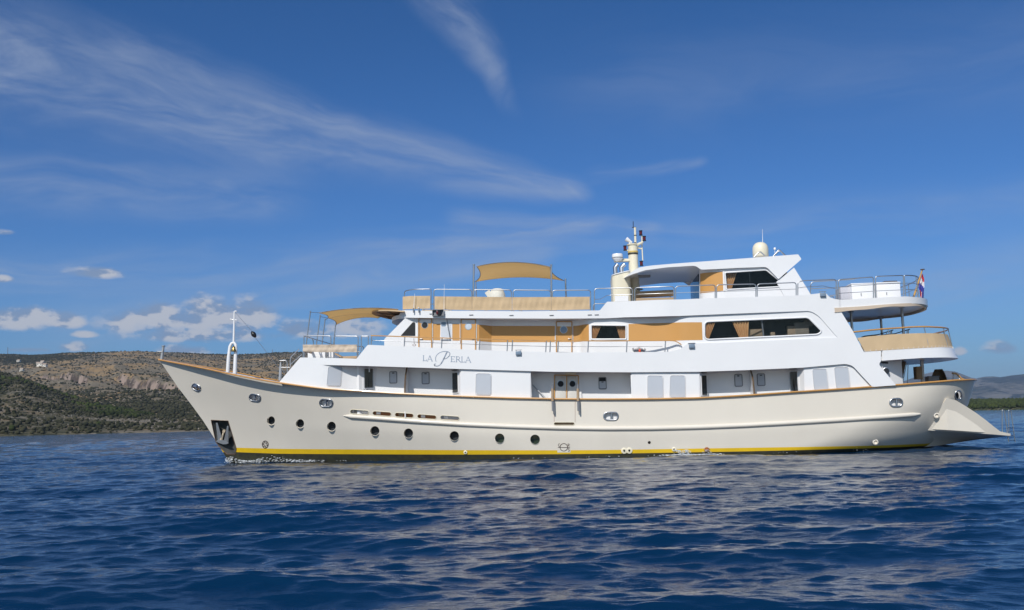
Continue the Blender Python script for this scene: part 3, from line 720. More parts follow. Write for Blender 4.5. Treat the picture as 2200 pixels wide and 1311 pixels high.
# aft end of the deckhouse
bm = B(); xa = XX(1940, -2.6); x2 = XX(1905, -2.9)
wall_strip('cabin_wall', [(XX(1870, -3.3), -3.3), (XX(1905, -3.0), -3.0), (xa, -2.55), (xa, -.02)], zfl, zce, WHITE, Yt)
# fins (transverse partitions with a wooden edge)
for (xt, xb_, yt, yb) in ((878.5, 869, 792, 847), (1609.5, 1620, 797, 852)):
    top = P(xt, yt, -2.5); bt = P(xb_, yb, -3.38); x0 = P((xt+xb_)/2, 820, -2.9).x
    prof = [(MW, zfl(x0)), (-3.38, zfl(x0)), (-3.38, sheer(x0)+.02), (-3.36, sheer(x0)+.30), (-3.28, sheer(x0)+.62), (-3.12, sheer(x0)+.88), (-2.92, zce(x0)-.14), (-2.75, zce(x0)), (MW, zce(x0))]
    for sg in (1, -1):
        bm = B(); a = [bm.verts.new((x0-.02, y*sg, z)) for y, z in prof]; b_ = [bm.verts.new((x0+.02, y*sg, z)) for y, z in prof]
        bm.faces.new(a); bm.faces.new(b_); k = len(a)
        for i in range(k): bm.faces.new((a[i], a[(i+1) % k], b_[(i+1) % k], b_[i]))
        f = obj('partition_fin', bm, WHITE, Yt); bm = B(); tube(bm, [(x0, y*sg, z) for y, z in prof[2:-1]], .035, 6); obj('wooden_edge', bm, DARKWOOD, f, smooth=50)
# small cabin windows on the recessed wall
def rframe(bm, ctr, n_in, halfw, halfh, r, t, d, k=5, mi=0):
    """rounded ring standing on a wall plane; n_in: right vector, up is Z"""
    U = Vector(n_in).normalized(); Z = Vector((0, 0, 1)); Nn = Z.cross(U).normalized()
    def loop(w_, h_, rad, dd):
        pts = rr([(-w_, -h_), (w_, -h_), (w_, h_), (-w_, h_)], rad, k); return [bm.verts.new(Vector(ctr)+U*a+Z*b_+Nn*dd) for a, b_ in pts]
    L_ = [loop(halfw, halfh, r, 0), loop(halfw, halfh, r, d), loop(halfw-t, halfh-t, max(r-t, .01), d), loop(halfw-t, halfh-t, max(r-t, .01), 0)]
    n = len(L_[0])
    for i in range(4):
        a, b_ = L_[i], L_[(i+1) % 4]
        for j in range(n): bm.faces.new((a[j], a[(j+1) % n], b_[(j+1) % n], b_[j])).material_index = mi
def rpanel(bm, ctr, right, halfw, halfh, r, d0, d1, mi=0):
    U = Vector(right).normalized(); Z = Vector((0, 0, 1)); Nn = Z.cross(U).normalized()
    pts = rr([(-halfw, -halfh), (halfw, -halfh), (halfw, halfh), (-halfw, halfh)], r) if r > 0 else [(-halfw, -halfh), (halfw, -halfh), (halfw, halfh), (-halfw, halfh)]
    a = [bm.verts.new(Vector(ctr)+U*p+Z*q_+Nn*d0) for p, q_ in pts]; b_ = [bm.verts.new(Vector(ctr)+U*p+Z*q_+Nn*d1) for p, q_ in pts]
    bm.faces.new(a).material_index = mi; bm.faces.new(b_).material_index = mi; n = len(a)
    for i in range(n): bm.faces.new((a[i], a[(i+1) % n], b_[(i+1) % n], b_[i])).material_index = mi
OUT = Vector((-1, 0, 0))           # with Z x U this looks out to port (-Y)
def outv(v): return Vector(v)
WHT = WHITE
def small_window(px, py, open_=False):
    c = P(px, py, MW-.03); hw, hh = .155, .25
    R_ = Vector((-1, 0, 0)); Nn = Vector((0, 0, 1)).cross(R_)
    sgn = 1 if Nn.y < 0 else -1; R_ = R_*sgn
    bm = B(); rframe(bm, c, R_, hw+.02, hh+.02, .07, .035, .03); f = obj('cabin_window', bm, GREY, Yt, smooth=40)
    bm = B(); rpanel(bm, c, R_, hw-.01, hh-.01, .06, .002, .012); obj('pane', bm, INSIDE if open_ else LGREY, f)
    bm = B(); rpanel(bm, c+Vector((0, 0, -.09 if not open_ else -.07)), R_, hw-.015, hh*.62 if open_ else hh*.55, .03, .013, .022)
    obj('blind', bm, LGREY, f)
    bm = B(); rpanel(bm, c+Vector((0, 0, .19 if not open_ else .05)), R_, .05, .018, .01, .012, .035); obj('handle', bm, DARK, f)
for a, b_, o_ in [(845, 811, 0), (914.5, 812.5, 0), (1294.5, 823.5, 1), (1586.5, 817.5, 0), (1635, 816, 0)]: small_window(a, b_, bool(o_))
# narrow curtained doors on the slanted ends of the recesses
def curtain_mesh(c, U, w_top, w_bot, h, shift=0.0, amp=.02, folds=7, off=.0):
    bm = B(); U = Vector(U).normalized(); Nn = Vector((0, 0, 1)).cross(U).normalized(); n = folds*6; rows = []
    for k in range(7):
        v = k/6; wv = w_top+(w_bot-w_top)*v; rows.append([])
        for i in range(n+1):
            u = i/n; a = amp*math.sin(u*folds*2*math.pi)*(1-.2*v)
            rows[-1].append(bm.verts.new(Vector(c)+U*((u-.5)*wv+shift*v)+Vector((0, 0, h*(.5-v)))+Nn*(off+a)))
    for r0, r1 in zip(rows, rows[1:]):
        for i in range(n): bm.faces.new((r0[i], r0[i+1], r1[i+1], r1[i]))
    return bm
def end_door(i, a, b_, t0, t1, pyt, pyb, hinge_right=True):
    (x0, y0), (x1, y1) = a, b_; p0 = Vector((x0+(x1-x0)*t0, y0+(y1-y0)*t0, 0)); p1 = Vector((x0+(x1-x0)*t1, y0+(y1-y0)*t1, 0)); U = (p1-p0); wdt = U.length; U.normalize()
    mid = (p0+p1)/2; zt = P(1100, pyt, mid.y).z; 
    t_ = P(X and 0 or 0, 0, mid.y) if False else None
    Nn = Vector((0, 0, 1)).cross(U)
    if Nn.y > 0: U = -U; Nn = -Nn
    # heights from sight lines at this plane
    def zat(py):
        lo_, hi_ = 0, 2200
        for _ in range(30):
            m_2 = (lo_+hi_)/2
            if P(m_2, py, mid.y).x < mid.x: lo_ = m_2
            else: hi_ = m_2
        return P(lo_, py, mid.y).z
    z1, z0 = zat(pyt), zat(pyb); c = Vector((mid.x, mid.y, (z0+z1)/2))+Nn*.03
    bm = B(); rframe(bm, c, U, wdt/2+.04, (z1-z0)/2+.05, .02, .06, .03); f = obj('side_door', bm, WHITE, Yt, smooth=40)
    bm = B(); rpanel(bm, c, U, wdt/2, (z1-z0)/2, 0, .0, .006); obj('opening', bm, INSIDE, f)
    h = z1-z0; bm = curtain_mesh(c+Nn*.03-U*wdt*.22, U, wdt*.5, wdt*.32, h*.96, amp=.010, folds=4); bm2 = curtain_mesh(c+Nn*.03+U*wdt*.22, U, wdt*.5, wdt*.34, h*.96, amp=.010, folds=4)
    obj('curtain', bm, CURTG, f, smooth=60); obj('curtain', bm2, CURTG, f, smooth=60)
    bm = B(); rpanel(bm, c, U, wdt/2, (z1-z0)/2, 0, .052, .056); obj('glass', bm, GLASS, f)
    bm = B(); rpanel(bm, c+Vector((0, 0, h/2+.12)), U, wdt/2*.8, .015, 0, .02, .09); obj('door_light', bm, DARK, f)
end_door(0, paths[0][1], paths[0][2], .28, .82, 792.5, 833.5)
end_door(1, paths[0][3], paths[0][4], .1, .78, 801.5, 843)
end_door(2, paths[2][0], paths[2][1], .12, .66, 807, 849.5)
end_door(3, paths[2][2], paths[2][3], .14, .62, 798.5, 841.5)
# pane frames on the upper cabin (helpers on the curved wall)
# ---- central double door
yD = MW-.10
def zc(px, py, y): return P(px, py, y)
bm = B(); a, b_ = P(1180, 803, yD), P(1250, 862, yD); box(bm, ((a.x+b_.x)/2, (yD+MW)/2-.0, (zfl(0)+zce(0))/2), (b_.x-a.x, abs(MW-yD)+.02, zce(0)-zfl(0)+.02)); obj('cabin_wall', bm, WHITE, Yt)
dd = empty('double_door', (0, 0, 0)); dd.parent = Yt
for x0, x1 in ((1193.5, 1215.5), (1219.5, 1240)):
    a = P(x0, 808.5, yD-.03); b_ = P(x1, 862, yD-.03); bm = B(); zb_ = zfl(0)+.1
    box(bm, ((a.x+b_.x)/2, yD-.02, (a.z+zb_)/2), (b_.x-a.x, .04, a.z-zb_), bev=.008); f = obj('door_leaf', bm, mat('pale_beige_paint', (.62, .60, .56), .45, vary=.05), dd, smooth=30)
    c = P((x0+x1)/2, 824.8, yD-.05); bm = B(); lathe(bm, [(.155, 0), (.155, .01), (.132, .012), (.132, 0)], (c.x, c.y+.005, c.z), 24, 'Y'); lathe(bm, [(.13, 0), (.02, .004)], (c.x, c.y-.004, c.z), 24, 'Y', mi=1)
    obj('door_porthole', bm, [STEEL, INSIDE], dd, smooth=40)
bm = B(); pts = [P(1191.3, 862, yD-.03), P(1191.3, 806, yD-.03), P(1242.5, 807, yD-.03), P(1242.5, 862, yD-.03)]
for a, b_ in zip(pts, pts[1:]): bar(bm, a, b_, .06, .05)
a, b_ = P(1217.5, 807, yD-.03), P(1217.5, 862, yD-.03); bar(bm, a, b_, .07, .05); obj('door_frame', bm, TEAK, dd)
# boat hook stowed against the wall, lamp
bm = B(); tube(bm, [P(1143, 826, -2.56), P(1166, 849, -2.7), P(1175, 859, -2.75)], .022, 8); obj('gas_strut', bm, STEEL, Yt, smooth=60)
bm = B(); box(bm, P(1226, 802.5, -2.9), (.5, .2, .09), bev=.03); obj('ceiling_lamp', bm, IVORY, Yt, smooth=40)

# ---- upper deck cabin wall with openings
WA = rr([(1267, 696), (1348.5, 697), (1348.5, 731.5), (1267, 731.8)], 4)
WAin = rr([(1270, 698.5), (1345.3, 699.3), (1345.3, 729), (1270, 729.3)], 3)
WBin = rr([(1513.6, 691.5, 9), (1736, 682, 7), (1766, 712, 9), (1757, 718.8, 7), (1513.6, 730.3, 11)], 6)
cutsW = sorted(set([X(p, -2.7) for p in (1029, 1056)]+frange(X(1236, -2.2), X(1280, -2.8), 12)+frange(X(1350, -2.85), X(1480, -3.4), 12)+[X(940)]))
plate('cabin_wall', [(890, 676), (1056, 680), (1250, 680), (1350, 677), (1460, 672), (1742, 661), (1812, 727), (1800, 762), (1460, 768), (1250, 766), (1056, 762), (890, 756)], Yw, .05, WHITE, Yt, holes=[WAin, WBin], mirror=True, cuts=cutsW)
# raked forward part of the upper cabin
plate('raked_front', [(825.5, 745.5), (825.5, 729, 2), (874, 680), (893, 680), (893, 748)], Yw, .06, WHITE, Yt, mirror=True, off=.004)
bm = B(); a, b_, c_ = P(825.5, 745, -2.7), P(825.5, 729, -2.7), P(874, 680, -2.7)
sec = [a, b_, c_]; L_ = [[bm.verts.new((p.x+.03+(.6*(1-(y/2.7)**2))*-1*.0, y, p.z)) for p in sec] for y in (-2.66, -1, 1, 2.66)]
for r0, r1 in zip(L_, L_[1:]):
    for j in range(2): bm.faces.new((r0[j], r0[j+1], r1[j+1], r1[j]))
solid(bm, .04)
obj('raked_front', bm, WHITE, Yt)
bm = B()
for y in (-1.35, 0, 1.35):
    pass
f = plate('quarter_window', rr([(861, 721.3, 1), (887, 692, 5), (892, 693, 3), (892, 721.6, 1)]), Yw, .02, DARK, Yt, off=.02)
for k_ in (-1, 0, 1):                                    # bridge windows on the raked front
    bm = B(); lo_, hi_ = b_+(c_-b_)*.15, b_+(c_-b_)*.88; q_ = []
    for p, yy in ((lo_, -.8), (lo_, .8), (hi_, .8), (hi_, -.8)): q_.append(bm.verts.new((p.x-.02, k_*1.75+yy, p.z+.0)))
    bm.faces.new(q_); solid(bm, .02); obj('bridge_window', bm, DARK, Yt)
# ochre painted band (on the wall, between doors)
for pts in ([(930, 695.7), (946, 695.8), (946, 731.3), (930, 731)], [(972, 695.9), (989, 696.3), (989, 732), (972, 731.8)], [(1024, 697.6), (1029, 697.8), (1056, 700.3), (1056, 735.3), (1029, 733.2), (1024, 733.1)],
            [(1056, 700.3), (1192, 700.5), (1192, 735.3), (1056, 735.3)], [(1231, 700.3), (1236, 700.2), (1254, 697.5), (1265, 696.5), (1265.5, 732.5), (1254, 733.5), (1236, 735), (1231, 735.2)],
            [(1350.5, 696.3), (1400, 694.6), (1460, 692.8), (1508, 692.6), (1509.5, 730.6), (1460, 731.8), (1400, 732.3), (1350.5, 732.4)]):
    plate('ochre_band', pts, Yw, .006, ORANGE, Yt, off=.0065, cuts=cutsW)
def wdoor(x0, x1, yt, porth, pr, glassy):
    f = empty('cabin_door', (0, 0, 0)); f.parent = Yt
    plate('door_leaf', [(x0+2, yt+2), (x1-2, yt+2.4), (x1-2, 757), (x0+2, 756)], Yw, .02, WHITE, f, off=.022)
    plate('painted_panel', [(x0+2.4, yt+11), (x1-2.4, yt+11.4), (x1-2.4, 731.5 if x0 < 1100 else 735), (x0+2.4, 730.5 if x0 < 1100 else 735)], Yw, .006, ORANGE, f, off=.0275)
    bm = B(); pts = [S(x0+1, 757, Yw, .03), S(x0+1, yt+.8, Yw, .03), S(x1-1, yt+1.2, Yw, .03), S(x1-1, 758, Yw, .03)]
    for a, b_ in zip(pts, pts[1:]): bar(bm, a, b_, .045, .045)
    obj('door_frame', bm, TEAK, f)
    for xx in (x0-1.5, x1+1.5): bm = B(); a, b_ = S(xx, yt+8, Yw, .012), S(xx, 736, Yw, .012); bar(bm, a, b_, .06, .02); obj('door_trim', bm, WHITE, f)
    c = S(*porth, Yw, .028); bm = B(); lathe(bm, [(pr+.025, 0), (pr+.025, .006), (pr, .007), (pr, 0)], c, 24, 'Y'); lathe(bm, [(pr, 0), (.02, .008)], c, 24, 'Y', mi=1)
    obj('door_porthole', bm, [STEEL if glassy else WHITE, glassy or LGREY], f, smooth=40)
    bm = B(); p = S(x0+6 if x0 < 950 else x1-6, 728.5, Yw, .05); box(bm, p, (.14, .05, .03), bev=.008); obj('door_handle', bm, STEEL, f, smooth=40)
wdoor(899, 928.3, 683.5, (912.5, 698.7), .13, INSIDE)
wdoor(990, 1022.5, 685, (1006.3, 701.5), .135, mat('pale_glass', (.55, .62, .70), .1, vary=.05))
wdoor(1194.5, 1229.5, 690.2, (1211, 708.5), .145, mat('blue_glass', (.22, .30, .42), .08, vary=.2))
# pale window between the doors
f = plate('cabin_window', rr([(946.6, 690.5, 4), (971, 690.5, 4), (971.5, 726), (945.5, 726)]), Yw, .02, WHITE, Yt, off=.018)
plate('pane', rr([(948, 692), (958, 692), (958, 701.5), (948, 701.5)], 2), Yw, .01, mat('dusty_blue_glass', (.20, .27, .36), .2, vary=.1), f, off=.026)
plate('pane', rr([(947.5, 702.5), (969, 702.5), (969.5, 724.5), (947.3, 724.5)], 2), Yw, .01, mat('pale_blind', (.60, .64, .70), .5, vary=.1), f, off=.026)
plate('pane', rr([(959, 692), (969, 692), (969, 701.5), (959, 701.5)], 2), Yw, .01, mat('pale_blind2', (.60, .64, .70), .5, vary=.1), f, off=.026)
bm = B(); tube(bm, [S(960, 684.5, Yw, .1), S(962, 701, Yw, .13), S(967, 727, Yw, .09)], .012, 6); obj('wiper_arm', bm, DARK, Yt, smooth=50)
bm = B(); box(bm, S(957, 728.6, Yw, .05), (.46, .06, .04), bev=.01); obj('window_sill', bm, WHITE, Yt, smooth=30)
# big side windows: frame, curtains, dark cabin, glass
def big_window(ins, frame_mul, curtains, extra=None):
    bm = B(); ring = [S(a, b_, Yw, .01) for a, b_ in ins]; tube(bm, ring, .035, 8, closed=True); f = obj('cabin_window', bm, WHITE, Yt, smooth=60)
    plate('glass', ins, Yw, .012, GLASS, f, off=-.02)
    xs_ = [p.x for p in ring]; zs_ = [p.z for p in ring]; yy = ring[0].y
    x0, x1, z0, z1 = min(xs_)-.05, max(xs_)+.05, min(zs_)-.08, max(zs_)+.08; bm = B()
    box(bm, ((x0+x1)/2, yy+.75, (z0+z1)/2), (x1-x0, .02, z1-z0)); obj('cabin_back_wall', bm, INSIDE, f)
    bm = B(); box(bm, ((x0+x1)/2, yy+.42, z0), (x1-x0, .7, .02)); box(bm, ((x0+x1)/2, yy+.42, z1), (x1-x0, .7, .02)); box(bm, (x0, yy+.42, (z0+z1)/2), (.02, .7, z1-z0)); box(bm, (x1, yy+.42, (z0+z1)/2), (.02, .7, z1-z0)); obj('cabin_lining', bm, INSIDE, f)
    for (tx0, tx1, bx0, bx1, yt, yb) in curtains:
        a = P((tx0+tx1)/2, yt, yy+.08); b_ = P((bx0+bx1)/2, yb, yy+.08); wt = (tx1-tx0)/48; wb = (bx1-bx0)/48
        bm = curtain_mesh(((a.x), yy+.08, (a.z+b_.z)/2), (1, 0, 0), wt, wb, a.z-b_.z, shift=b_.x-a.x, amp=.035, folds=6); obj('curtain', bm, CURT, f, smooth=60)
    return f
big_window(WAin, 1, [(1270, 1293, 1270, 1279, 698, 730), (1323, 1346, 1333, 1346, 698, 730)])
fB = big_window(WBin, 1, [(1513, 1536, 1512, 1521, 694, 732), (1574, 1608, 1590, 1607, 691, 728)])
yy = -Yw(5)+.3
for a, b_, c_ in [((1618, 716), (.9, .3, .35), TAN), ((1700, 712), (.35, .2, .45), TAN), ((1722, 708), (.6, .2, .6), CURTG), ((1737, 694), (.35, .1, .3), CURTG), ((1660, 719), (.2, .2, .2), TAN)]:
    bm = B(); p = P(*a, yy+.2); box(bm, p, b_, bev=.04); obj('cabin_furniture', bm, c_, fB, smooth=40)
bm = B(); bar(bm, P(1636, 686, yy-.15), P(1641, 728, yy-.15), .07, .05); obj('window_pillar', bm, GREY, fB)
bm = B(); bar(bm, P(1597, 727, yy), P(1637, 708, yy), .05, .05); obj('wooden_arm', bm, TAN, fB)
# name on the side: lettering in serif strokes
yl = 772
def T(pts, w_): return stroke(pts, w_)
q = []
def serif(x, y, w_=2.6): return stroke([(x-w_/2, y), (x+w_/2, y)], .8)
def LL(x, y0, y1, wd=7): return stroke([(x, y0), (x, y1)], 1.7)+stroke([(x, y1-.4), (x+wd, y1-.2)], 1.1)+stroke([(x+wd, y1-3), (x+wd, y1)], .8)+serif(x, y0)+serif(x-.5, y1)
def AA(x, y0, y1, wd=10): return stroke([(x, y1), (x+wd/2, y0)], .9)+stroke([(x+wd/2, y0), (x+wd, y1)], 1.8)+stroke([(x+wd*.24, y1-4), (x+wd*.76, y1-4)], .8)+serif(x, y1)+serif(x+wd, y1)
q += LL(910, 764, 775.5, 6.5)+AA(918.5, 764.4, 776.3, 10)
q += stroke([(970, 766), (970, 777.5)], 1.8)+stroke([(970, 766), (976.5, 766.2)], 1)+stroke([(970, 771.5), (975.5, 771.8)], .9)+stroke([(970, 777.2), (977, 777.5)], 1.1)+stroke([(976.7, 765.8), (976.7, 768.3)], .8)+stroke([(977.2, 775.2), (977.2, 778)], .8)+serif(969.5, 766)+serif(969.5, 777.3)
q += stroke([(981, 766.3), (981, 778)], 1.8)+stroke([(981, 766.6), (984.5, 766.7)]+ar(984.5, 769.5, 3, 2.9, -80, 90, 6)+[(981, 772.5)], 1.1)+stroke([(984, 772.5), (989.5, 778.3)], 1.7)+serif(980.7, 766.2)+serif(980.7, 778)
q += LL(992.5, 766.6, 778.4, 6.5)+AA(1000.5, 766.8, 779, 10.5)
# swash P
def bez(p0, p1, p2, p3, n=14): return [tuple(sum(c*p[i] for c, p in zip(((1-t)**3, 3*t*(1-t)**2, 3*t*t*(1-t), t**3), (p0, p1, p2, p3))) for i in (0, 1)) for t in [k/n for k in range(n+1)]]
q += stroke(bez((961, 756), (957, 762), (954, 772), (948, 781)), 2.5)+stroke(bez((948, 781), (944, 787), (938, 788), (933.5, 785.5)), 1.6)+stroke(ar(935, 783.9, 2.1, 1.8, 90, 300, 8), 1.5)
q += stroke(bez((937, 777), (933, 769), (938, 757), (954, 755.3), 18), 1.3)+stroke(bez((954, 755.3), (968, 754), (971, 762), (960, 769.5), 16), 1.6)+stroke(bez((960, 769.5), (957, 771.5), (954, 772), (952, 771)), 1.1)
marks(q, 'name_lettering', LETTER, Yt, Y=YoutA, off=.006)
# ------------------------------------------------------------------ flybridge house and hardtop
YF = K(2.5)
HW = 2.62
rt = [(1350.8, 592.5), (1355, 586.6), (1363, 580), (1372, 575.2), (1387, 572.4), (1402.5, 570.4), (1445, 566.8), (1530, 560.5), (1616, 554), (1715, 546.6, 2), (1722, 557, 2), (1672.5, 600, 1.5), (1649, 575.5, 4), (1642, 573.6, 2), (1580, 576), (1530, 578.6), (1506, 579.6, 5), (1496, 572, 5), (1488, 571.2), (1433, 574.6), (1387, 580.6), (1363, 588)]
plate('hardtop_fascia', rt, K(HW), .10, WHITE, Yt, mirror=True, step=.4)
bm = B(); tp = [P(a, b_, -HW) for a, b_ in [(1351.5, 591.5), (1355, 586.8), (1363, 580.3), (1372, 575.6), (1387, 572.8), (1402.5, 570.8), (1445, 567.3), (1530, 561), (1616, 554.6), (1714, 547.4)]]
bt = [P(a, b_, -HW) for a, b_ in [(1352.6, 592.2), (1356, 590.6), (1363, 587.6), (1372, 584.6), (1387, 580.2), (1402.5, 577.8), (1445, 573.8), (1530, 570.5), (1616, 567), (1690, 563)]]
g = []
for a, b_ in zip(tp, bt):
    g.append([bm.verts.new((p.x-(0.35*(1-(y/2.53)**2) if p.x < tp[5].x else 0)*(1-(p.x-tp[0].x)/(tp[5].x-tp[0].x)), y, p.z+.05*(1-(y/2.5)**2))) for p, ys in ((a, 1), (b_, -1)) for y in ([-2.53, -1.3, 0, 1.3, 2.53] if ys > 0 else [2.53, 1.3, 0, -1.3, -2.53])])
for a, b_ in zip(g, g[1:]):
    for j in range(10): bm.faces.new((a[j], a[(j+1) % 10], b_[(j+1) % 10], b_[j]))
bm.faces.new(g[0]); bm.faces.new(g[-1]); obj('hardtop', bm, WHITE, Yt, smooth=35)
hx0 = P(1490, 620, -1.3).x
xf = P(1501.5, 620, -1.7).x
Yfh = lambda x, z=0: 1.7+.8*g_stern((x-xf+.001)/1.15, 2.0) if x >= xf-.02 else 0.0
WCin = rr([(1557.5, 586, 3), (1646, 580, 4), (1684, 611, 3), (1684, 615.8, 2), (1561, 622.5, 3)])
cutF = frange(xf, P(1565, 620, -2.5).x, 16)
plate('flybridge_wall', [(1502.5, 575), (1660, 566), (1676, 590), (1700, 612), (1745, 640), (1600, 648), (1502.5, 650)], Yfh, .05, WHITE, Yt, holes=[WCin], mirror=True, cuts=cutF)
plate('ochre_band', [(1504.2, 588), (1515, 586.5), (1530, 585), (1552.5, 584), (1554, 624.6), (1530, 628), (1515, 629.5), (1504.2, 630.5)], Yfh, .006, ORANGE, Yt, off=.007, cuts=cutF)
plate('rear_buttress', [(1668, 606), (1706, 575), (1742, 633), (1735, 645), (1690, 645)], K(2.56), .10, WHITE, Yt, mirror=True)
bm = B(); a, b_ = S(1554.5, 583, Yfh, .02), S(1556.5, 625, Yfh, .02); bar(bm, a, b_, .06, .05); obj('white_post', bm, WHITE, Yt)
bm = B(); zt, zb = P(1495, 590, -1.5).z, P(1495, 642, -1.5).z+0.0; box(bm, (xf+.02, 0, (zt+zb)/2), (.03, 3.4, zt-zb)); obj('windscreen', bm, GLASSB, Yt)
def fly_window():
    ring = [S(a, b_, Yfh, .01) for a, b_ in WCin]; bm = B(); tube(bm, ring, .03, 8, closed=True); f = obj('flybridge_window', bm, WHITE, Yt, smooth=60)
    plate('glass', WCin, Yfh, .012, GLASS, f, off=-.02); x0, x1 = P(1552, 600, -2.5).x, P(1692, 600, -2.5).x; z0, z1 = P(1600, 626, -2.5).z, P(1600, 574, -2.5).z
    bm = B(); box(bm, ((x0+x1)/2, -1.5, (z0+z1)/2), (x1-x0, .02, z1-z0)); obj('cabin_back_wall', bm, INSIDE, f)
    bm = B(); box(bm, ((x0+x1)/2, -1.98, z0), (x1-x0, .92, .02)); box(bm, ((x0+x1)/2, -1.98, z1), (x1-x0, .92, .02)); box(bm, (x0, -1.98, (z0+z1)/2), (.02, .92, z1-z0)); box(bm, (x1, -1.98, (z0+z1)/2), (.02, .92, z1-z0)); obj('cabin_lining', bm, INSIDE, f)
    a = P(1564, 586, -2.3); b_ = P(1562, 622, -2.3); bm = curtain_mesh((a.x+.12, -2.3, (a.z+b_.z)/2), (1, 0, 0), .55, .2, a.z-b_.z, shift=-.1, amp=.03, folds=5); obj('curtain', bm, CURT, f, smooth=60)
    bm = B(); bar(bm, P(1610, 580, -2.42), P(1612, 622, -2.42), .05, .04); obj('window_pillar', bm, DARK, f)
fly_window()
# ------------------------------------------------------------------ funnel casing, mast and aerials
bm = B(); a, b_ = P(1314.5, 592, -1.6), P(1357, 650, -1.6); n_ = 12
ring = rr([(a.x, -1.6), (b_.x, -1.6), (b_.x+.0, 1.0), (a.x, 1.0)], .28); lo_ = [bm.verts.new((x, y, b_.z)) for x, y in ring]; hi_ = [bm.verts.new((x, y, a.z+(x-a.x)*.22)) for x, y in ring]
bm.faces.new(lo_); bm.faces.new(hi_)
for i in range(len(ring)): bm.faces.new((lo_[i], lo_[(i+1) % len(ring)], hi_[(i+1) % len(ring)], hi_[i]))
fun = obj('funnel_casing', bm, IVORY, Yt, smooth=40)
bm = B(); ring2 = [((x-(a.x+b_.x)/2)*1.03+(a.x+b_.x)/2, (y+.3)*1.03-.3) for x, y in ring]; lo_ = [bm.verts.new((x, y, a.z+(x-a.x)*.22+.003)) for x, y in ring2]; hi_ = [bm.verts.new((x, y, a.z+(x-a.x)*.22+.04)) for x, y in ring2]; bm.faces.new(lo_); bm.faces.new(hi_)
for i in range(len(ring)): bm.faces.new((lo_[i], lo_[(i+1) % len(ring)], hi_[(i+1) % len(ring)], hi_[i]))
obj('funnel_top', bm, WHITE, fun)
plate('access_panel', [(1321, 636), (1350, 635), (1350, 647), (1321, 648)], K(1.6), .01, WHITE, fun, off=.012)
for x0, x1 in ((1322, 1327), (1335.5, 1342)):
    bm = B(); tube(bm, [P(x0+.5, 594, -.6), P(x0-.5, 575, -.6), P(x1, 568, -.6)], [.1, .1, .095], 12, cap=False); tube(bm, [P(x0+.5, 594, -.6), P(x0-.5, 575, -.6), P(x1, 568, -.6)], [.085, .085, .08], 12); obj('exhaust_pipe', bm, STEEL, Yt, smooth=50)
ym = -.3
def ml(px, py, y=ym): return P(px, py, y)
bm = B(); tube(bm, [ml(1366.5, 648), ml(1361.8, 592), ml(1359.3, 527)], [.235, .225, .22], 20); mst = obj('mast', bm, IVORY, Yt, smooth=50)
bm = B(); c = ml(1359.2, 526); lathe(bm, [(.26, -.03), (.27, .02), (.2, .04)], c, 20); obj('mast_cap', bm, IVORY, mst, smooth=50)
for (py, r_, m_k) in ((546.2, .235, BLACK), (542, .24, mat('yellow_band', (.62, .46, .14), .5, vary=.1))):
    bm = B(); c = ml(1359.8+(py-540)*.03, py); lathe(bm, [(r_, -.035), (r_, .035)], c, 20); obj('painted_ring', bm, m_k, mst, smooth=50)
bm = B(); tube(bm, [ml(1365.3, 523), ml(1364.2, 489)], [.055, .05], 12); obj('topmast', bm, IVORY, mst, smooth=50)
for py in (506, 522): bm = B(); c = ml(1364.8, py); lathe(bm, [(.062, -.02), (.062, .02)], c, 12); obj('painted_ring', bm, BLACK, mst, smooth=50)
bm = B(); tube(bm, [ml(1360.3, 476), ml(1360.5, 489)], .016, 8); tube(bm, [ml(1358, 489), ml(1366, 488.4)], .02, 8); obj('aerial', bm, DARK, mst, smooth=50)
def navlight(px, py, y, name='navigation_light'):
    c = P(px, py, y); bm = B(); lathe(bm, [(.085, -.12), (.085, -.09), (.065, -.08), (.06, .06), (.085, .075), (.085, .11), (.03, .12)], c, 16); lathe(bm, [(.07, -.075), (.07, .055)], c, 16, mi=1); f = obj(name, bm, [DARK, REDM], Yt, smooth=40); 
    return f
navlight(1376.5, 500.5, ym); navlight(1384.2, 512.5, ym-.2); navlight(1342.8, 533, ym-.1); navlight(1378, 566, ym)
bm = B(); tube(bm, [ml(1379, 506), ml(1379.3, 530), ml(1381, 560)], .028, 8); tube(bm, [P(1363, 530, ym), P(1382, 519.5, ym-.2)], [.09, .05], 8); tube(bm, [ml(1366, 531), ml(1380, 535.5)], [.05, .03], 8); tube(bm, [ml(1340, 537.8), ml(1352, 538.4)], .035, 8); obj('light_bracket', bm, IVORY, mst, smooth=50)
bm = B(); c = ml(1350.5, 517); lathe(bm, [(.05, -.18), (.075, -.05), (.11, .1), (.11, .14)], c, 16, rot=Matrix.Rotation(-.95, 3, 'Y')); tube(bm, [ml(1352, 519), ml(1353, 525)], .04, 8); obj('horn_speaker', bm, WHITE, Yt, smooth=50)
bm = B(); c = ml(1326.5, 553, ym-.3); lathe(bm, [(.14, -.19), (.19, -.13), (.245, -.06), (.25, 0), (.25, .1), (.23, .15), (.02, .16)], c, 24); f = obj('radar_dome', bm, WHITE, Yt, smooth=40)
bm = B(); lathe(bm, [(.252, -.05), (.255, -.01)], c, 24); obj('dark_seam', bm, GREY, f); bm = B(); bar(bm, ml(1322, 562, ym-.3), ml(1352, 561), .3, .05); bar(bm, ml(1336, 559), ml(1352, 559), .2, .1); obj('radar_bracket', bm, IVORY, Yt)
def drome(px, py, r, h, y=0.0):
    c = P(px, py, y); bm = B(); lathe(bm, [(r*.93, 0), (r, .03), (r, h*.5), (r*.97, h*.64), (r*.85, h*.8), (r*.6, h*.93), (r*.3, h*.985), (.01, h)], c, 28); return obj('satellite_dome', bm, IVORY, Yt, smooth=60)
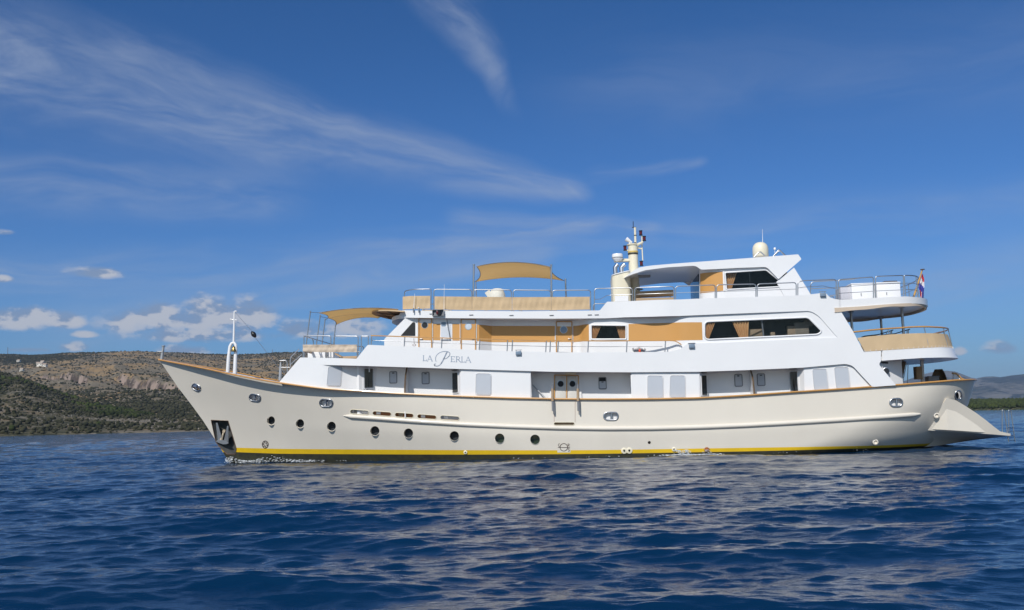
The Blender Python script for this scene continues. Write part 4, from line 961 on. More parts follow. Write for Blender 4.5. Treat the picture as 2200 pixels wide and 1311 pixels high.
drome(1634.5, 552.5, .36, .70)
bm = B(); tube(bm, [P(1638.5, 521, 0), P(1638, 493, 0)], [.016, .006], 6); obj('whip_aerial', bm, WHITE, Yt, smooth=60)
for x0, x1, y in ((1620, 1643, -.6), (1660, 1686, -.6)):
    bm = B(); tube(bm, fillet([P(x0, 552.5, y), P((x0+x1)/2+1, 536 if x0 > 1650 else 540, y), P(x1, 549.5, y)], .08), .028, 8); obj('roof_grab_rail', bm, STEEL, Yt, smooth=60); bm = B(); tube(bm, fillet([P(x0+1, 552, y+.5), P((x0+x1)/2+2, 538 if x0 > 1650 else 541, y+.5), P(x1+2, 549, y+.5)], .08), .028, 8); obj('roof_grab_rail', bm, STEEL, Yt, smooth=60)
bm = B(); lathe(bm, [(.05, -.05), (.06, 0), (.04, .05), (.005, .06)], P(1664.5, 534.5, 0), 12); tube(bm, [P(1664.5, 536, 0), P(1665, 549, 0)], .012, 6); obj('gps_aerial', bm, WHITE, Yt, smooth=60)
# ------------------------------------------------------------------ steel hoop rails
def hoops(name, lst, Y, zt, zb, r=.022, mids=(), mirror=True, mat_=STEEL, rad=.16):
    """lst: (px0, px1) of each hoop; zt, zb pixel heights (function of px)"""
    for (x0, x1) in lst:
        A0, A1 = S(x0, zb(x0), Y), S(x1, zb(x1), Y); T0, T1 = S(x0, zt(x0), Y), S(x1, zt(x1), Y)
        n = 6; top = [S(x0+(x1-x0)*i/n, zt(x0+(x1-x0)*i/n), Y) for i in range(1, n)]
        path = fillet([A0, T0]+[], .1)
        corner0 = fillet([A0, Vector((A0.x*.0+T0.x, T0.y, T0.z)), top[0]], rad); corner1 = fillet([top[-1], T1, A1], rad)
        for sg in ((1, -1) if mirror else (1,)):
            bm = B(); f = lambda p: Vector((p.x, p.y*sg, p.z)); tube(bm, [f(p) for p in corner0+top[1:-1]+corner1], r, 8)
            for mfun in mids:
                tube(bm, [f(S(x0+(x1-x0)*i/n, zt(x0+(x1-x0)*i/n)*(1-mfun)+zb(x0+(x1-x0)*i/n)*mfun, Y)) for i in range(n+1)], r*.55, 6)
            obj(name, bm, mat_, Yt, smooth=60)
lin = lambda *pts: (lambda px: float(np.interp(px, [p[0] for p in pts], [p[1] for p in pts])))
Yr = lambda x, z=0: max(.3, YsB(x)-.10)
tF = lin((868, 623.5), (900, 621.6), (1013, 622.3), (1183, 624), (1269, 623.5)); bF = lin((868, 667), (1100, 668.5), (1269, 667.5))
hoops('guard_rail', [(932, 1013.5), (1018, 1098.5), (1102.5, 1183), (1187, 1269)], Yr, tF, bF)
hoops('guard_rail', [(869, 926)], Yr, lin((868, 626), (885, 622), (926, 621)), bF)
Yr2 = lambda x, z=0: max(.3, YoutA(x)-.10) if x > X(1440) else YsB(x)-.10
tA = lin((1276, 620.3), (1358, 618.5), (1448, 615.5), (1536, 612.2), (1624, 610.5), (1710, 607.2), (1745, 604)); bA = lin((1276, 667), (1289, 667), (1306, 648.5), (1448, 644.2), (1600, 639), (1720, 635), (1745, 633))
hoops('guard_rail', [(1277, 1358.5), (1363.5, 1448)], Yr2, tA, bA, mids=(.5,))
hoops('guard_rail', [(1451.5, 1536.5), (1539.5, 1624), (1627, 1710.5)], Yr2, tA, bA, mids=(.5,))
tC = lin((1713, 606), (1722, 603.5), (1796, 600.3)); bC = lin((1713, 635), (1741, 633), (1773, 630), (1783, 640), (1796, 644))
hoops('guard_rail', [(1714, 1796.5)], Yr2, tC, bC, mids=(.45,))
YrS = lambda x, z=0: max(.05, YS1(x)-.09)
tD = lin((1800, 601), (1876, 595.3), (1880, 594), (1942, 591.8)); bD = lin((1800, 644.5), (1877, 640.5), (1942, 637.3))
hoops('guard_rail', [(1801, 1876.5), (1881, 1941)], YrS, tD, bD, mids=(.37, .68))
# rounded stern hoop
zt_ = S(1941, 592, YrS).z; xa_ = S(1943, 600, YrS).x; xb_ = xS1-.45
def around(xa, xb, Yf, z, n=22): xs_ = endspace(xa, xb, n); return [Vector((x, -Yf(x), z)) for x in xs_]+[Vector((x, Yf(x), z)) for x in reversed(xs_)]
zb_ = S(1941, 637, YrS).z
YrE = mkround(xb_, xb_-xa_+.02, 2.2, lambda x: YrS(xa_))
for k, z_ in enumerate((zt_, zb_+(zt_-zb_)*.63, zb_+(zt_-zb_)*.32)):
    pth = around(xa_, xb_, YrE, z_); bm = B()
    if k == 0: pth = [Vector((pth[0].x, pth[0].y, zb_))]+fillet([pth[0]-Vector((0, 0, .3)), pth[0], pth[1]], .1)+pth[2:-2]+fillet([pth[-2], pth[-1], pth[-1]-Vector((0, 0, .3))], .1)+[Vector((pth[-1].x, pth[-1].y, zb_))]
    tube(bm, pth, .024 if k == 0 else .013, 8); obj('guard_rail', bm, STEEL, Yt, smooth=60)
for t in (.18, .36, .5, .64, .82):
    pth = around(xa_, xb_, YrE, zt_, 40); p = pth[int(t*(len(pth)-1))]; bm = B(); tube(bm, [p, Vector((p.x, p.y, zb_-.05))], .02, 8); obj('rail_post', bm, STEEL, Yt, smooth=60)
# canvas windbreaks on the forward sun deck rail
def drape(name, px0, px1, top, botf, Y, m, amp=.012, n=60, off=.04, parent=Yt, seams=()):
    bm = B(); rows = []
    for k in range(9):
        v = k/8; row = []
        for i in range(n+1):
            px = px0+(px1-px0)*i/n; py = top(px)*(1-v)+botf(px)*v; p = S(px, py, Y)
            wob = amp*(math.sin(px*.21)+.6*math.sin(px*.53+v*2))*math.sin(math.pi*min(1, max(0, v)))+amp*.5*math.sin(v*9+px*.02)
            row.append(bm.verts.new((p.x, p.y-off-wob, p.z)))
        rows.append(row)
    for a, b_ in zip(rows, rows[1:]):
        for i in range(n): bm.faces.new((a[i], a[i+1], b_[i+1], b_[i]))
    solid(bm, .012)
    return obj(name, bm, m, parent, smooth=60)
tcv = lin((864, 638), (880, 636.3), (925, 636), (933, 637.2), (1100, 638.8), (1267, 638)); bcv = lin((864, 665.2), (925, 663.4), (933, 664.8), (1010, 667), (1190, 667), (1268, 665.3))
dr = drape('canvas_windbreak', 865.5, 924.5, tcv, bcv, Yr, CANVAS)
for a, b_ in [(934, 1014), (1014.6, 1100), (1100.6, 1184), (1184.6, 1267)]:
    f = drape('canvas_windbreak', a, b_, tcv, bcv, Yr, CANVAS)
# starboard canvas
bm = B(); rows = []
for i in range(61):
    px = 866+(1267-866)*i/60; p, q2 = S(px, tcv(px), Yr), S(px, bcv(px), Yr); rows.append((bm.verts.new((p.x, -p.y+.04, p.z)), bm.verts.new((q2.x, -q2.y+.04, q2.z))))
for a, b_ in zip(rows, rows[1:]): bm.faces.new((a[0], b_[0], b_[1], a[1]))
solid(bm, .012); obj('canvas_windbreak', bm, CANVAS, Yt, smooth=60)
# fascia details: slot lights, sidelight box, square lamps, short aerials
for a, b_ in [(1012.5, 676.8), (1098.8, 677.6), (1185, 677.6), (1267, 676.6), (1282, 676.4), (927, 674.5)]:
    bm = B(); p = S(a, b_, YsB); box(bm, (p.x, p.y-.015, p.z), (.18, .03, .035), bev=.008); obj('slot_light', bm, GREY, Yt, smooth=30)
p = S(941.5, 673, YsB); sb = B(); box(sb, (p.x, p.y-.04, p.z+.14), (.5, .18, .02)); box(sb, (p.x, p.y-.04, p.z-.12), (.5, .18, .02)); box(sb, (p.x, p.y-.0, p.z), (.5, .03, .26)); box(sb, (p.x-.24, p.y-.04, p.z), (.02, .18, .24)); sl = obj('sidelight_box', sb, GREY, Yt)
sb = B(); lathe(sb, [(.09, -.11), (.09, -.08), (.07, -.07), (.07, .07), (.09, .08), (.09, .11)], (p.x+.06, p.y-.1, p.z+.01), 14); obj('lamp_body', sb, DARK, sl, smooth=40)
sb = B(); box(sb, (p.x-.02, p.y-.14, p.z+.01), (.09, .09, .16), bev=.02); obj('red_lens', sb, REDM, sl, smooth=40)
for a, b_, Yf in [(1114, 758.8, YoutA), (1486, 744, YoutA), (1767.5, 633.5, YoutA)]:
    bm = B(); p = S(a, b_, Yf); box(bm, (p.x, p.y-.05, p.z), (.24, .1, .16), bev=.012); f = obj('square_deck_lamp', bm, mat('blue_grey_lamp', (.20, .27, .36), .3, vary=.1), Yt, smooth=30)
    bm = B(); box(bm, (p.x, p.y-.03, p.z+.13), (.30, .03, .02)); tube(bm, [(p.x-.08, p.y-.03, p.z+.08), (p.x-.08, p.y-.03, p.z+.13)], .012, 6); tube(bm, [(p.x+.08, p.y-.03, p.z+.08), (p.x+.08, p.y-.03, p.z+.13)], .012, 6); obj('lamp_bracket', bm, GREY, f)
for (a, b_, c_, d_, r_) in [(888.5, 667, 891, 631, .016), (953.5, 675, 954.5, 611, .012), (900, 667, 899, 660, .03)]:
    bm = B(); p, q2 = S(a, b_, YsB, .09), S(c_, min(d_, 667), YsB, .09); q2 = P(c_, d_, p.y); tube(bm, [p, q2], [r_, r_*.5], 6); lathe(bm, [(.03, -.1), (.03, .1)], p, 8, mi=1); obj('short_aerial', bm, [WHITE, GREY], Yt, smooth=50)
# ------------------------------------------------------------------ upper walkway rail
Yrl = lambda x, z=0: YoutA(x)-.06
tW = lin((797, 721.3), (850, 723), (902, 725), (950, 726.6), (1050, 729.3), (1190, 732.2), (1300, 733), (1440, 732)); bW = lin((790, 741), (900, 746), (1090, 754.6), (1180, 757), (1445, 757))
bm = B(); path = [S(px, tW(px), Yrl) for px in range(797, 1441, 10)]+[S(1449, 732.7, Yrl), S(1456, 735.5, Yrl), S(1464, 741, Yrl)]
sweep(bm, path, [(-.03, -.02), (.03, -.02), (.035, .0), (.03, .025), (-.03, .025), (-.035, 0)]); obj('wooden_handrail', bm, TEAK, Yt, smooth=50)
bm = B(); sweep(bm, [Vector((p.x, -p.y, p.z)) for p in path], [(-.03, -.02), (.03, -.02), (.035, .0), (.03, .025), (-.03, .025), (-.035, 0)]); obj('wooden_handrail', bm, TEAK, Yt, smooth=50)
bm = B(); tube(bm, [S(px, tW(px)*.5+bW(px)*.5, Yrl) for px in range(799, 1430, 12)], .012, 6); obj('rail_wire', bm, STEEL, Yt, smooth=60)
for px in (798, 869, 949, 1030, 1090, 1100.5, 1173, 1182, 1199, 1263.5, 1346.5, 1429):
    bm = B(); tube(bm, [S(px+.8, tW(px), Yrl), S(px-.6, bW(px)+1, Yrl)], .024, 8); obj('rail_post', bm, STEEL, Yt, smooth=60)
bm = B(); tube(bm, [S(889, 727, Yrl, .03), S(890, 738, Yrl, .03)]+[S(a, b_, Yrl, .03) for a, b_ in circ(890, 741.5, 2, 3.4, n=12, ang=-1.57)], .011, 6); obj('rope_loop', bm, mat('rope_red_grey', (.25, .14, .13), .9, vary=.3), Yt, smooth=60)
# accommodation-ladder winch on the walkway
wy = -2.95
bm = B(); bar(bm, P(1359, 748, wy), P(1365, 754, wy), .08, .06); bar(bm, P(1386, 749, wy), P(1381, 755, wy), .08, .06); box(bm, P(1372.5, 753.5, wy), (.36, .16, .18), bev=.04); tube(bm, ar and [P(1363, 756, wy), P(1366, 750, wy), P(1373, 747.5, wy), P(1380, 750, wy), P(1383, 756, wy)], .035, 8); wn = obj('winch', bm, mat('winch_grey', (.42, .40, .40), .5, vary=.3, vscale=8), Yt, smooth=40)
bm = B(); lathe(bm, [(.0, -.1), (.05, -.05), (.05, .05), (.0, .1)], P(1374.5, 754, wy-.15), 12); obj('orange_knob', bm, mat('orange_red', (.75, .10, .04), .5, vary=.1), wn, smooth=60)
# ------------------------------------------------------------------ forward lounge on the bow house
Yb = lambda x, z=0: max(.3, YoutA(x)-.12)
tH = lin((652, 722.4), (660, 721.5), (711, 722), (718, 722.2), (770, 722.6)); bH = lin((648, 768), (720, 769.5), (766, 771))
hoops('bow_lounge_rail', [(653, 710.8), (718.3, 769.5)], Yb, tH, bH, rad=.12)
hoops('bow_lounge_rail', [(776.3, 791.3)], lambda x, z=0: YoutA(x)-.06, lin((776, 722.5), (792, 722.5)), lin((776, 755), (792, 742)), rad=.16)
drape('bow_windbreak', 651, 767, lin((650, 740.8), (767, 740.8)), lin((650, 755), (690, 757), (767, 757)), Yb, CANVASL, amp=.02)
bm = B(); rows = []
for i in range(11):                                         # windbreak across the front
    y = -1+2*i/10; a = S(651, 740.8, Yb); yy = a.y*-1*y; xx = a.x-.12*(1-y*y); c_ = S(651, 755, Yb); rows.append((bm.verts.new((xx, yy, a.z)), bm.verts.new((xx, yy, c_.z))))
for a, b_ in zip(rows, rows[1:]): bm.faces.new((a[0], b_[0], b_[1], a[1]))
solid(bm, .012); obj('bow_windbreak', bm, CANVASL, Yt, smooth=60)
bm = B(); a = S(653, 722, Yb); tube(bm, fillet([Vector((a.x-.02, -a.y*s_, a.z-.0)) for s_ in (-1, -.2, .2, 1)], .1), .022, 8); tube(bm, fillet([S(655, 722, Yb)+Vector((0, .3, 0)), P(672, 728, -1.9), P(674, 741, -1.9)], .1), .022, 8); obj('bow_lounge_rail', bm, STEEL, Yt, smooth=60)
# bow house front and roof, seat, hatch
bm = B(); f0, f1 = S(600, 824, YoutA), S(646, 768.2, YoutA); L_ = []
for s_ in (-1, -.5, 0, .5, 1): L_.append([bm.verts.new((p.x+.05, (abs(p.y)-.12)*s_, p.z)) for p in (Vector((f0.x+.1, f0.y+.35, f0.z-.35)), f0, f1)])
for r0, r1 in zip(L_, L_[1:]):
    for j in range(2): bm.faces.new((r0[j], r0[j+1], r1[j+1], r1[j]))
solid(bm, .04); obj('bow_house_front', bm, WHITE, Yt)
xs_ = frange(f1.x+.02, X(800, -2.8, 760), 12); zr = zline([(645, 769.5), (720, 770.5), (766, 772), (800, 772)], K(3.0))
slab('bow_house_roof', xs_, lambda x: Bd(x)-.09, lambda x: zr(x), lambda x: zr(x)-.05, WHITE, Yt)
xw = X(795, -2.6, 750); bm = B(); box(bm, (xw, 0, (zr(xw)+zUb(xw)+.2)/2+.1), (.05, 5.6, 1.2)); obj('lounge_back_wall', bm, WHITE, Yt)
bm = B(); a, b_ = P(662, 757, -1.2), P(700, 770, -1.2); box(bm, ((a.x+b_.x)/2, 0, (a.z+b_.z)/2), (b_.x-a.x, 2.6, a.z-b_.z+.1), bev=.03); obj('lounge_seat', bm, WHITE, Yt, smooth=40)
bm = B(); a = P(711, 763, -2.0); box(bm, a, (.28, .3, .42), bev=.02); obj('white_locker', bm, WHITE, Yt, smooth=40)
bm = B(); bar(bm, P(720, 759.5, -1.0), P(736, 768, -1.0), .5, .06); obj('tan_backrest', bm, TAN, Yt)
bm = B(); a, b_ = P(735, 766, -1.0), P(768, 770.5, -1.0); box(bm, ((a.x+b_.x)/2, -.3, (a.z+b_.z)/2), (b_.x-a.x, 1.6, .12), bev=.04); obj('sun_pad', bm, TAN, Yt, smooth=40)
# stair rails and lamp post forward of the bow house
def rail1(name, pts, y, r=.022, rad=.1): bm = B(); tube(bm, fillet([P(a, b_, y) for a, b_ in pts], rad), r, 8); return obj(name, bm, STEEL, Yt, smooth=60)
rail1('stair_rail', [(623.3, 790), (624, 768), (642.5, 750)], -1.9); rail1('stair_rail', [(624, 783), (648, 762)], -1.9, .018); rail1('stair_rail', [(601, 775), (614, 774.3), (617, 778), (617, 800)], -1.6); rail1('stair_rail', [(604, 789.5), (624, 789.5)], -1.6, .018)
rail1('stair_rail', [(606, 793), (611, 802)], -1.6, .012)
bm = B(); tube(bm, [P(601.5, 818, -.8), P(602.5, 790, -.8), P(603, 778, -.8)], [.075, .06, .02], 10); obj('capstan_post', bm, GALV, Yt, smooth=50)
for px, dpx in ((651.5, 0), (654, 2), (700, 1.5), (704, 2.5)):
    bm = B(); tube(bm, [P(px, 755, -2.2), P(px, 770, -2.2)], .03, 8); obj('rail_leg', bm, STEEL, Yt, smooth=60)
bm = B(); tube(bm, fillet([P(766, 757, -2.4), P(772, 755, -2.4), P(776, 760, -2.4), P(768, 770, -2.4)], .15), .02, 8); tube(bm, [P(766, 741, -2.5), P(768, 771, -2.5)], .02, 8); obj('bow_lounge_rail', bm, STEEL, Yt, smooth=60)
# ------------------------------------------------------------------ shade sails (attached to the yacht by their poles)
def sail(name, c0, c1, c2, c3, sag=(0, 0, 0, 0), n=20, m=14, dome=0.0, mt=SAIL, th=.012):
    """four corners near-left, near-right, far-right, far-left; concave edges"""
    bm = B(); g = []
    for j in range(m+1):
        v = j/m; row = []
        for i in range(n+1):
            u = i/n; u_ = u+sag[3]*4*v*(1-v)*(1-u)-sag[1]*4*v*(1-v)*u; v_ = v+sag[0]*4*u*(1-u)*(1-v)-sag[2]*4*u*(1-u)*v
            a = c0.lerp(c1, u_); b_ = c3.lerp(c2, u_); p = a.lerp(b_, v_); p.z += dome*4*u*(1-u)
            row.append(bm.verts.new(p))
        g.append(row)
    edge = [g[0][i].co.copy() for i in range(n+1)]+[g[j][n].co.copy() for j in range(1, m+1)]+[g[m][i].co.copy() for i in range(n-1, -1, -1)]+[g[j][0].co.copy() for j in range(m-1, 0, -1)]
    for j in range(m):
        for i in range(n): bm.faces.new((g[j][i], g[j][i+1], g[j+1][i+1], g[j+1][i]))
    solid(bm, th)
    s = obj(name, bm, mt, Yt, smooth=60)
    bm = B(); tube(bm, edge, .018, 6, closed=True); obj('dark_piping', bm, GREY, s, smooth=60)
    mid = [g[j][n//2].co.copy() if 0 else None for j in range(0)]
    return s
sail('sun_deck_shade_sail', P(1024, 572.5, -2.2), P(1182, 573.5, -2.2), P(1212, 603, 2.3), P(1021, 605.5, 2.3), sag=(.0, .05, -.0, .055), dome=.20)
def pole(name, a, b_, y, r=.026): bm = B(); tube(bm, [P(a[0], a[1], y), P(b_[0], b_[1], y)], r, 8); lathe(bm, [(r*1.3, -.02), (r*1.3, .03)], P(a[0], a[1], y), 8); return obj(name, bm, STEEL, Yt, smooth=60)
pole('awning_pole', (1018, 569.5), (1016, 667), -2.6, .04); pole('awning_pole', (1184.3, 570), (1184.8, 667), -2.6, .04); pole('awning_pole', (1214.8, 600.5), (1217.5, 667), 2.5, .04); pole('awning_pole', (1022, 604), (1024, 667), 2.5, .03)
P0, P1_, P2_, P3_ = (667, 669.5), (688, 678), (698.5, 686), (721, 698.5)
pole('awning_pole', P0, (657.5, 742), -2.3); pole('awning_pole', P1_, (679.5, 742), -.9); pole('awning_pole', P2_, (691.5, 742), .6); pole('awning_pole', P3_, (716, 744), 2.3)
sail('bow_shade_sail', P(685, 672.3, -2.1), P(856, 664.5, -2.3), P(835, 678, .0), P(703.5, 684, .0), sag=(-.0, 0, .06, .06), dome=.13)
sail('bow_shade_sail', P(704, 683, .05), P(835, 673, .1), P(812, 683.5, 2.2), P(722, 697.6, 2.2), sag=(0, 0, .12, .06), dome=.13)
for a, b_, y0, y1 in [((668, 671.3), (686, 672.2), -2.3, -2.1), ((689, 680.5), (703, 683.5), -.9, 0), ((699.5, 687.5), (704, 684), .6, .05)]:
    bm = B(); tube(bm, [P(*a, y0), P(*b_, y1)], .012, 6); obj('sail_lashing', bm, STEEL, Yt, smooth=60)
# oval brow over the bridge windows
xt_ = P(802.5, 678, 0).x; x1_ = P(868, 668, -2.9).x; zbk = P(806, 676.5, 0).z; zaf = P(858, 671.5, -2.85).z
bm = B(); Yv = lambda x: 2.95*g_stern((x-xt_)/(x1_-xt_), 1.9); g = []
for x in [xt_+(x1_-xt_)*(1-math.cos(math.pi/2*i/16)) for i in range(17)]:
    h = max(.02, Yv(x)); z = zbk+(zaf-zbk)*(x-xt_)/(x1_-xt_)
    g.append([bm.verts.new((x, y, z+dz)) for dz in (.06, 0) for y in ((-h, -h/2, 0, h/2, h) if dz else (h, h/2, 0, -h/2, -h))])
for a, b_ in zip(g, g[1:]):
    for j in range(10): bm.faces.new((a[j], a[(j+1) % 10], b_[(j+1) % 10], b_[j])).material_index = 1 if 5 <= j <= 8 else 0
bm.faces.new(g[0]); bm.faces.new(g[-1])
brow = obj('bridge_brow', bm, [CANVAS, mat('brown_canvas', (.28, .16, .085), .8, vary=.15)], Yt, smooth=30)
for t in (.3, .62):
    x = xt_+(x1_-xt_)*t; h = Yv(x)-.05; z = zbk+(zaf-zbk)*t; bm = B(); bar(bm, (x, -h, z-.02), (x, h, z-.02), .04, .03); obj('batten', bm, DARKWOOD, brow)
for y in (-1.4, 0, 1.4):
    xx0 = xt_+.25+abs(y)*.3; bm = B(); bar(bm, (xx0, y, zbk+(zaf-zbk)*(xx0-xt_)/(x1_-xt_)-.02), (x1_-.05, y, zaf-.02), .03, .04); obj('batten', bm, DARKWOOD, brow)
# ------------------------------------------------------------------ foredeck mast, stem post
bm = B(); y = 0
l1 = [P(a, b_, y) for a, b_ in [(489, 803), (491, 770), (494, 745), (497.5, 738), (502.5, 736)]]; l2 = [P(a, b_, y) for a, b_ in [(502.5, 736), (506, 740), (506.5, 752), (504.5, 806)]]
tube(bm, l1, [.085, .085, .075, .07, .06], 12); tube(bm, l2, [.06, .07, .08, .095], 12); tube(bm, [P(502, 738, y), P(503.5, 669, y)], [.055, .035], 12); fm = obj('foremast', bm, WHITE, Yt, smooth=50)
bm = B(); tube(bm, [P(495, 686, y), P(509, 688, y)], .022, 8); tube(bm, [P(495, 684.5, y), P(495, 687, y)], .03, 8); tube(bm, [P(504, 669, y), P(508.5, 669, y)], .03, 8); obj('crossarm', bm, WHITE, fm, smooth=50)
bm = B(); tube(bm, [P(506.5, 690, y), P(530, 692, y), P(541, 712, y)], .008, 5) if 0 else tube(bm, [P(506, 672, y), P(541.5, 712, y)], .008, 5); tube(bm, [P(548, 725, y), P(599, 791, y)], .010, 5); obj('mast_stay', bm, STEEL, fm, smooth=60)
db = empty('day_signal_ball', P(545, 718.7, y), 'black ball day signal hanging on the thin stay behind the white foremast', 'signal ball')
bm = B(); d_ = (P(599, 791, y)-P(541, 712, y)).normalized(); rotm = d_.to_track_quat('Z', 'Y').to_matrix(); lathe(bm, [(.005, -.19), (.06, -.15), (.105, -.06), (.115, 0), (.105, .06), (.06, .15), (.005, .19)], P(545, 718.7, y), 18, rot=rotm); obj('ball_body', bm, DARK, db, smooth=60)
be = empty('ship_bell', P(502, 749, -.05), 'small brass bell hanging in the arch of the white foremast', 'bell')
bm = B(); lathe(bm, [(.02, .14), (.07, .11), (.09, 0), (.13, -.1), (.125, -.12)], P(502.2, 750, -.08), 18); obj('bell_cup', bm, BRASS, be, smooth=60)
bm = B(); tube(bm, [P(502.2, 747, -.08), P(502.2, 741, -.08)], .012, 6); lathe(bm, [(.0, -.14), (.03, -.12), (.0, -.08)], P(502.2, 750, -.08), 8); obj('bell_clapper', bm, DARK, be, smooth=60)
bm = B(); tube(bm, [P(347, 774, 0), P(351, 744.5, 0)], [.085, .055], 10); lathe(bm, [(.085, -.02), (.085, .03)], P(351, 744, 0), 10); box(bm, P(344.5, 756, 0), (.3, .16, .05), bev=.01); obj('stem_post', bm, GALV, Yt, smooth=40)
# anchor, hanging in its pocket
anc = empty('anchor', P(477, 945, -1.0), 'grey steel anchor housed in the dark pocket at the bow', 'anchor')
ya = lambda px, py: S(px, py, HY).y
def ap(px, py, d): p = S(px, py, HY); return P(px, py, p.y-d)
bm = B(); tube(bm, [ap(481.5, 927, -.35), ap(477, 938, -.08), ap(474.5, 948, .02)], [.05, .06, .075], 8); lathe(bm, [(.07, -.05), (.09, 0), (.07, .05)], ap(481.5, 927, -.3), 10, 'Y'); obj('shank', bm, mat('worn_beige_steel', (.45, .38, .28), .6, vary=.3), anc, smooth=40)
for pts in ([(463.5, 908.5), (467.5, 909), (475, 935), (476, 944), (468, 946), (465.5, 925)], [(488, 915), (491, 916), (491, 950), (481, 946.5), (482.5, 940), (486, 925)]):
    bm = B(); lo_ = [bm.verts.new(ap(a, b_, .03)) for a, b_ in pts]; hi_ = [bm.verts.new(ap(a, b_, -.1)) for a, b_ in pts]; bm.faces.new(lo_); bm.faces.new(hi_)
    for i in range(len(pts)): bm.faces.new((lo_[i], lo_[(i+1) % len(pts)], hi_[(i+1) % len(pts)], hi_[i]))
    bmesh.ops.bevel(bm, geom=bm.edges[:], offset=.012, segments=1, affect='EDGES'); obj('fluke', bm, GALV, anc, smooth=30)
bm = B(); pts = [(463.5, 948), (468.5, 945), (476, 946.5), (484, 945.5), (492.5, 952.5), (487, 954.5), (479, 955.5), (472, 951.5), (465, 950.5)]
lo_ = [bm.verts.new(ap(a, b_, .12)) for a, b_ in pts]; hi_ = [bm.verts.new(ap(a, b_, -.12)) for a, b_ in pts]; bm.faces.new(lo_); bm.faces.new(hi_)
for i in range(len(pts)): bm.faces.new((lo_[i], lo_[(i+1) % len(pts)], hi_[(i+1) % len(pts)], hi_[i]))
bmesh.ops.bevel(bm, geom=bm.edges[:], offset=.02, segments=2, affect='EDGES'); obj('crown', bm, GALV, anc, smooth=40)
# ------------------------------------------------------------------ stern decks
for px0, py0, px1, py1, y in ((1828, 671, 1833, 712, -1.6), (1892, 681, 1897, 722, 2.4), (1937, 661.5, 1943, 722, -1.5)):
    bm = B(); a = P(px0, py0, y); tube(bm, [a+Vector((0, 0, .1)), Vector((a.x+.02, y, zUb(a.x)+.1))], .06, 12); f = obj('deck_pillar', bm, STEEL, Yt, smooth=60)
    bm = B(); lathe(bm, [(.14, 0), (.14, .03)], a, 16); obj('pillar_flange', bm, GREY, f)
# upper stern canvas and wooden rail
YrU = lambda x, z=0: max(.05, YS2t(x)-.02)
ctop = lin((1838, 727), (1870, 722.5), (1924, 718), (1975, 716), (2014, 716), (2018, 716.5)); cbot = lin((1838, 757.5), (1856, 757), (1939, 750.8), (1985, 748.2), (2022, 746.5))
xc_t = P(2015.5, 717, 0).x; xc_b = xS2t
def canvas_wrap():
    bm = B(); n = 46; rows = []
    zt = zline([(1836, 727), (1870, 722.5), (1924, 718), (1975, 716), (2008, 716)], YrU); zb2 = lambda x: zS2t(x)+.01
    x0t, x0b = S(1841.5, 727, YrU).x, S(1857.5, 756, YrU).x
    for k in range(7):
        v = k/6; x1 = xc_t+(xc_b-xc_t)*v; Yk = mkround(x1, 2.6, 2.5, lambda x: YoutA(x)+.0); row = []
        pth = wrap(endspace(x0t+(x0b-x0t)*v, x1, n), Yk)
        for i, (x, y) in enumerate(pth):
            z = (zt(min(x, xc_t))*(1-v)+zb2(min(x, xS2t-.05))*v); wob = 1+.003*math.sin(i*.9)*math.sin(math.pi*v)+.002*math.sin(i*2.3)
            row.append(bm.verts.new((x, y*wob, z)))
        rows.append(row)
    for a, b_ in zip(rows, rows[1:]):
        for i in range(len(a)-1): bm.faces.new((a[i], a[i+1], b_[i+1], b_[i]))
    solid(bm, .012); f = obj('stern_windbreak', bm, CANVAS, Yt, smooth=60)
    pth = rows = None
    bm = B(); xs2 = wrap(endspace(x0b, xc_b, 30), mkround(xc_b, 2.6, 2.5, lambda x: YoutA(x)+.02))
    for i, (x, y) in enumerate(xs2[:38]):
        z = zS2t(min(x, xS2t-.05)); tube(bm, [(x, y-.01, z+.07), (x, y-.01, z-.01)], .008, 5)
    obj('canvas_lacing', bm, WHITE, f)
canvas_wrap()
YrW = mkround(P(2017, 705, 0).x, 2.4, 2.4, lambda x: YoutA(x)-.08)
zw = zline([(1834, 713.6), (1870, 709.5), (1900, 706.8), (1961, 702.6), (1990, 702), (2008, 703)], YrW)
bm = B(); pth = [Vector((x, y, zw(x))) for x, y in wrap(endspace(S(1832, 713.6, YrW).x, P(2017, 705, 0).x-.01, 30), YrW)]
tube(bm, pth, .035, 8); obj('wooden_handrail', bm, TEAK, Yt, smooth=60)
for i in (6, 13, 19, 24, 29, 33, 38, 44, 50):
    p = pth[min(i, len(pth)-1)]; bm = B(); q2 = Vector((p.x+.12, p.y*1.01, zS2t(min(p.x+.1, xS2t-.1)))); tube(bm, [p, q2], .02, 8); obj('rail_post', bm, STEEL, Yt, smooth=60)
# long dark deck chairs on the upper stern deck
def lounger(px0, py0, px1, py1, y, label):
    r_ = empty('deck_chair', P(px0, py0, y), label, 'deck chair', 'dark folding deck chairs on the upper stern deck')
    a, b_ = P(px0, py0, y), P(px1, py1, y); zf = zUb(a.x)+.18
    bm = B(); bar(bm, a, b_, .55, .04); obj('backrest', bm, DARK, r_)
    bm = B(); bar(bm, Vector((a.x-.6, y, a.z-.05)), a, .55, .04); obj('seat', bm, DARK, r_)
    for dx in (-.5, .0, .5):
        for s_ in (-.25, .25): bm = B(); tube(bm, [(a.x+dx, y+s_, a.z-.05+(max(0, dx)*.3)), (a.x+dx, y+s_, zf)], .018, 6); obj('leg', bm, STEEL, r_, smooth=60)
    bm = B(); tube(bm, [b_, b_+Vector((0, 0, -.35))], .03, 6); obj('back_support', bm, STEEL, r_, smooth=60)
lounger(1884, 720, 1915, 710.5, -1.2, 'dark reclined deck chair between the pillars of the upper stern deck'); lounger(1920, 718, 1951, 708.5, -.6, 'dark reclined deck chair nearest the stern on the upper deck')
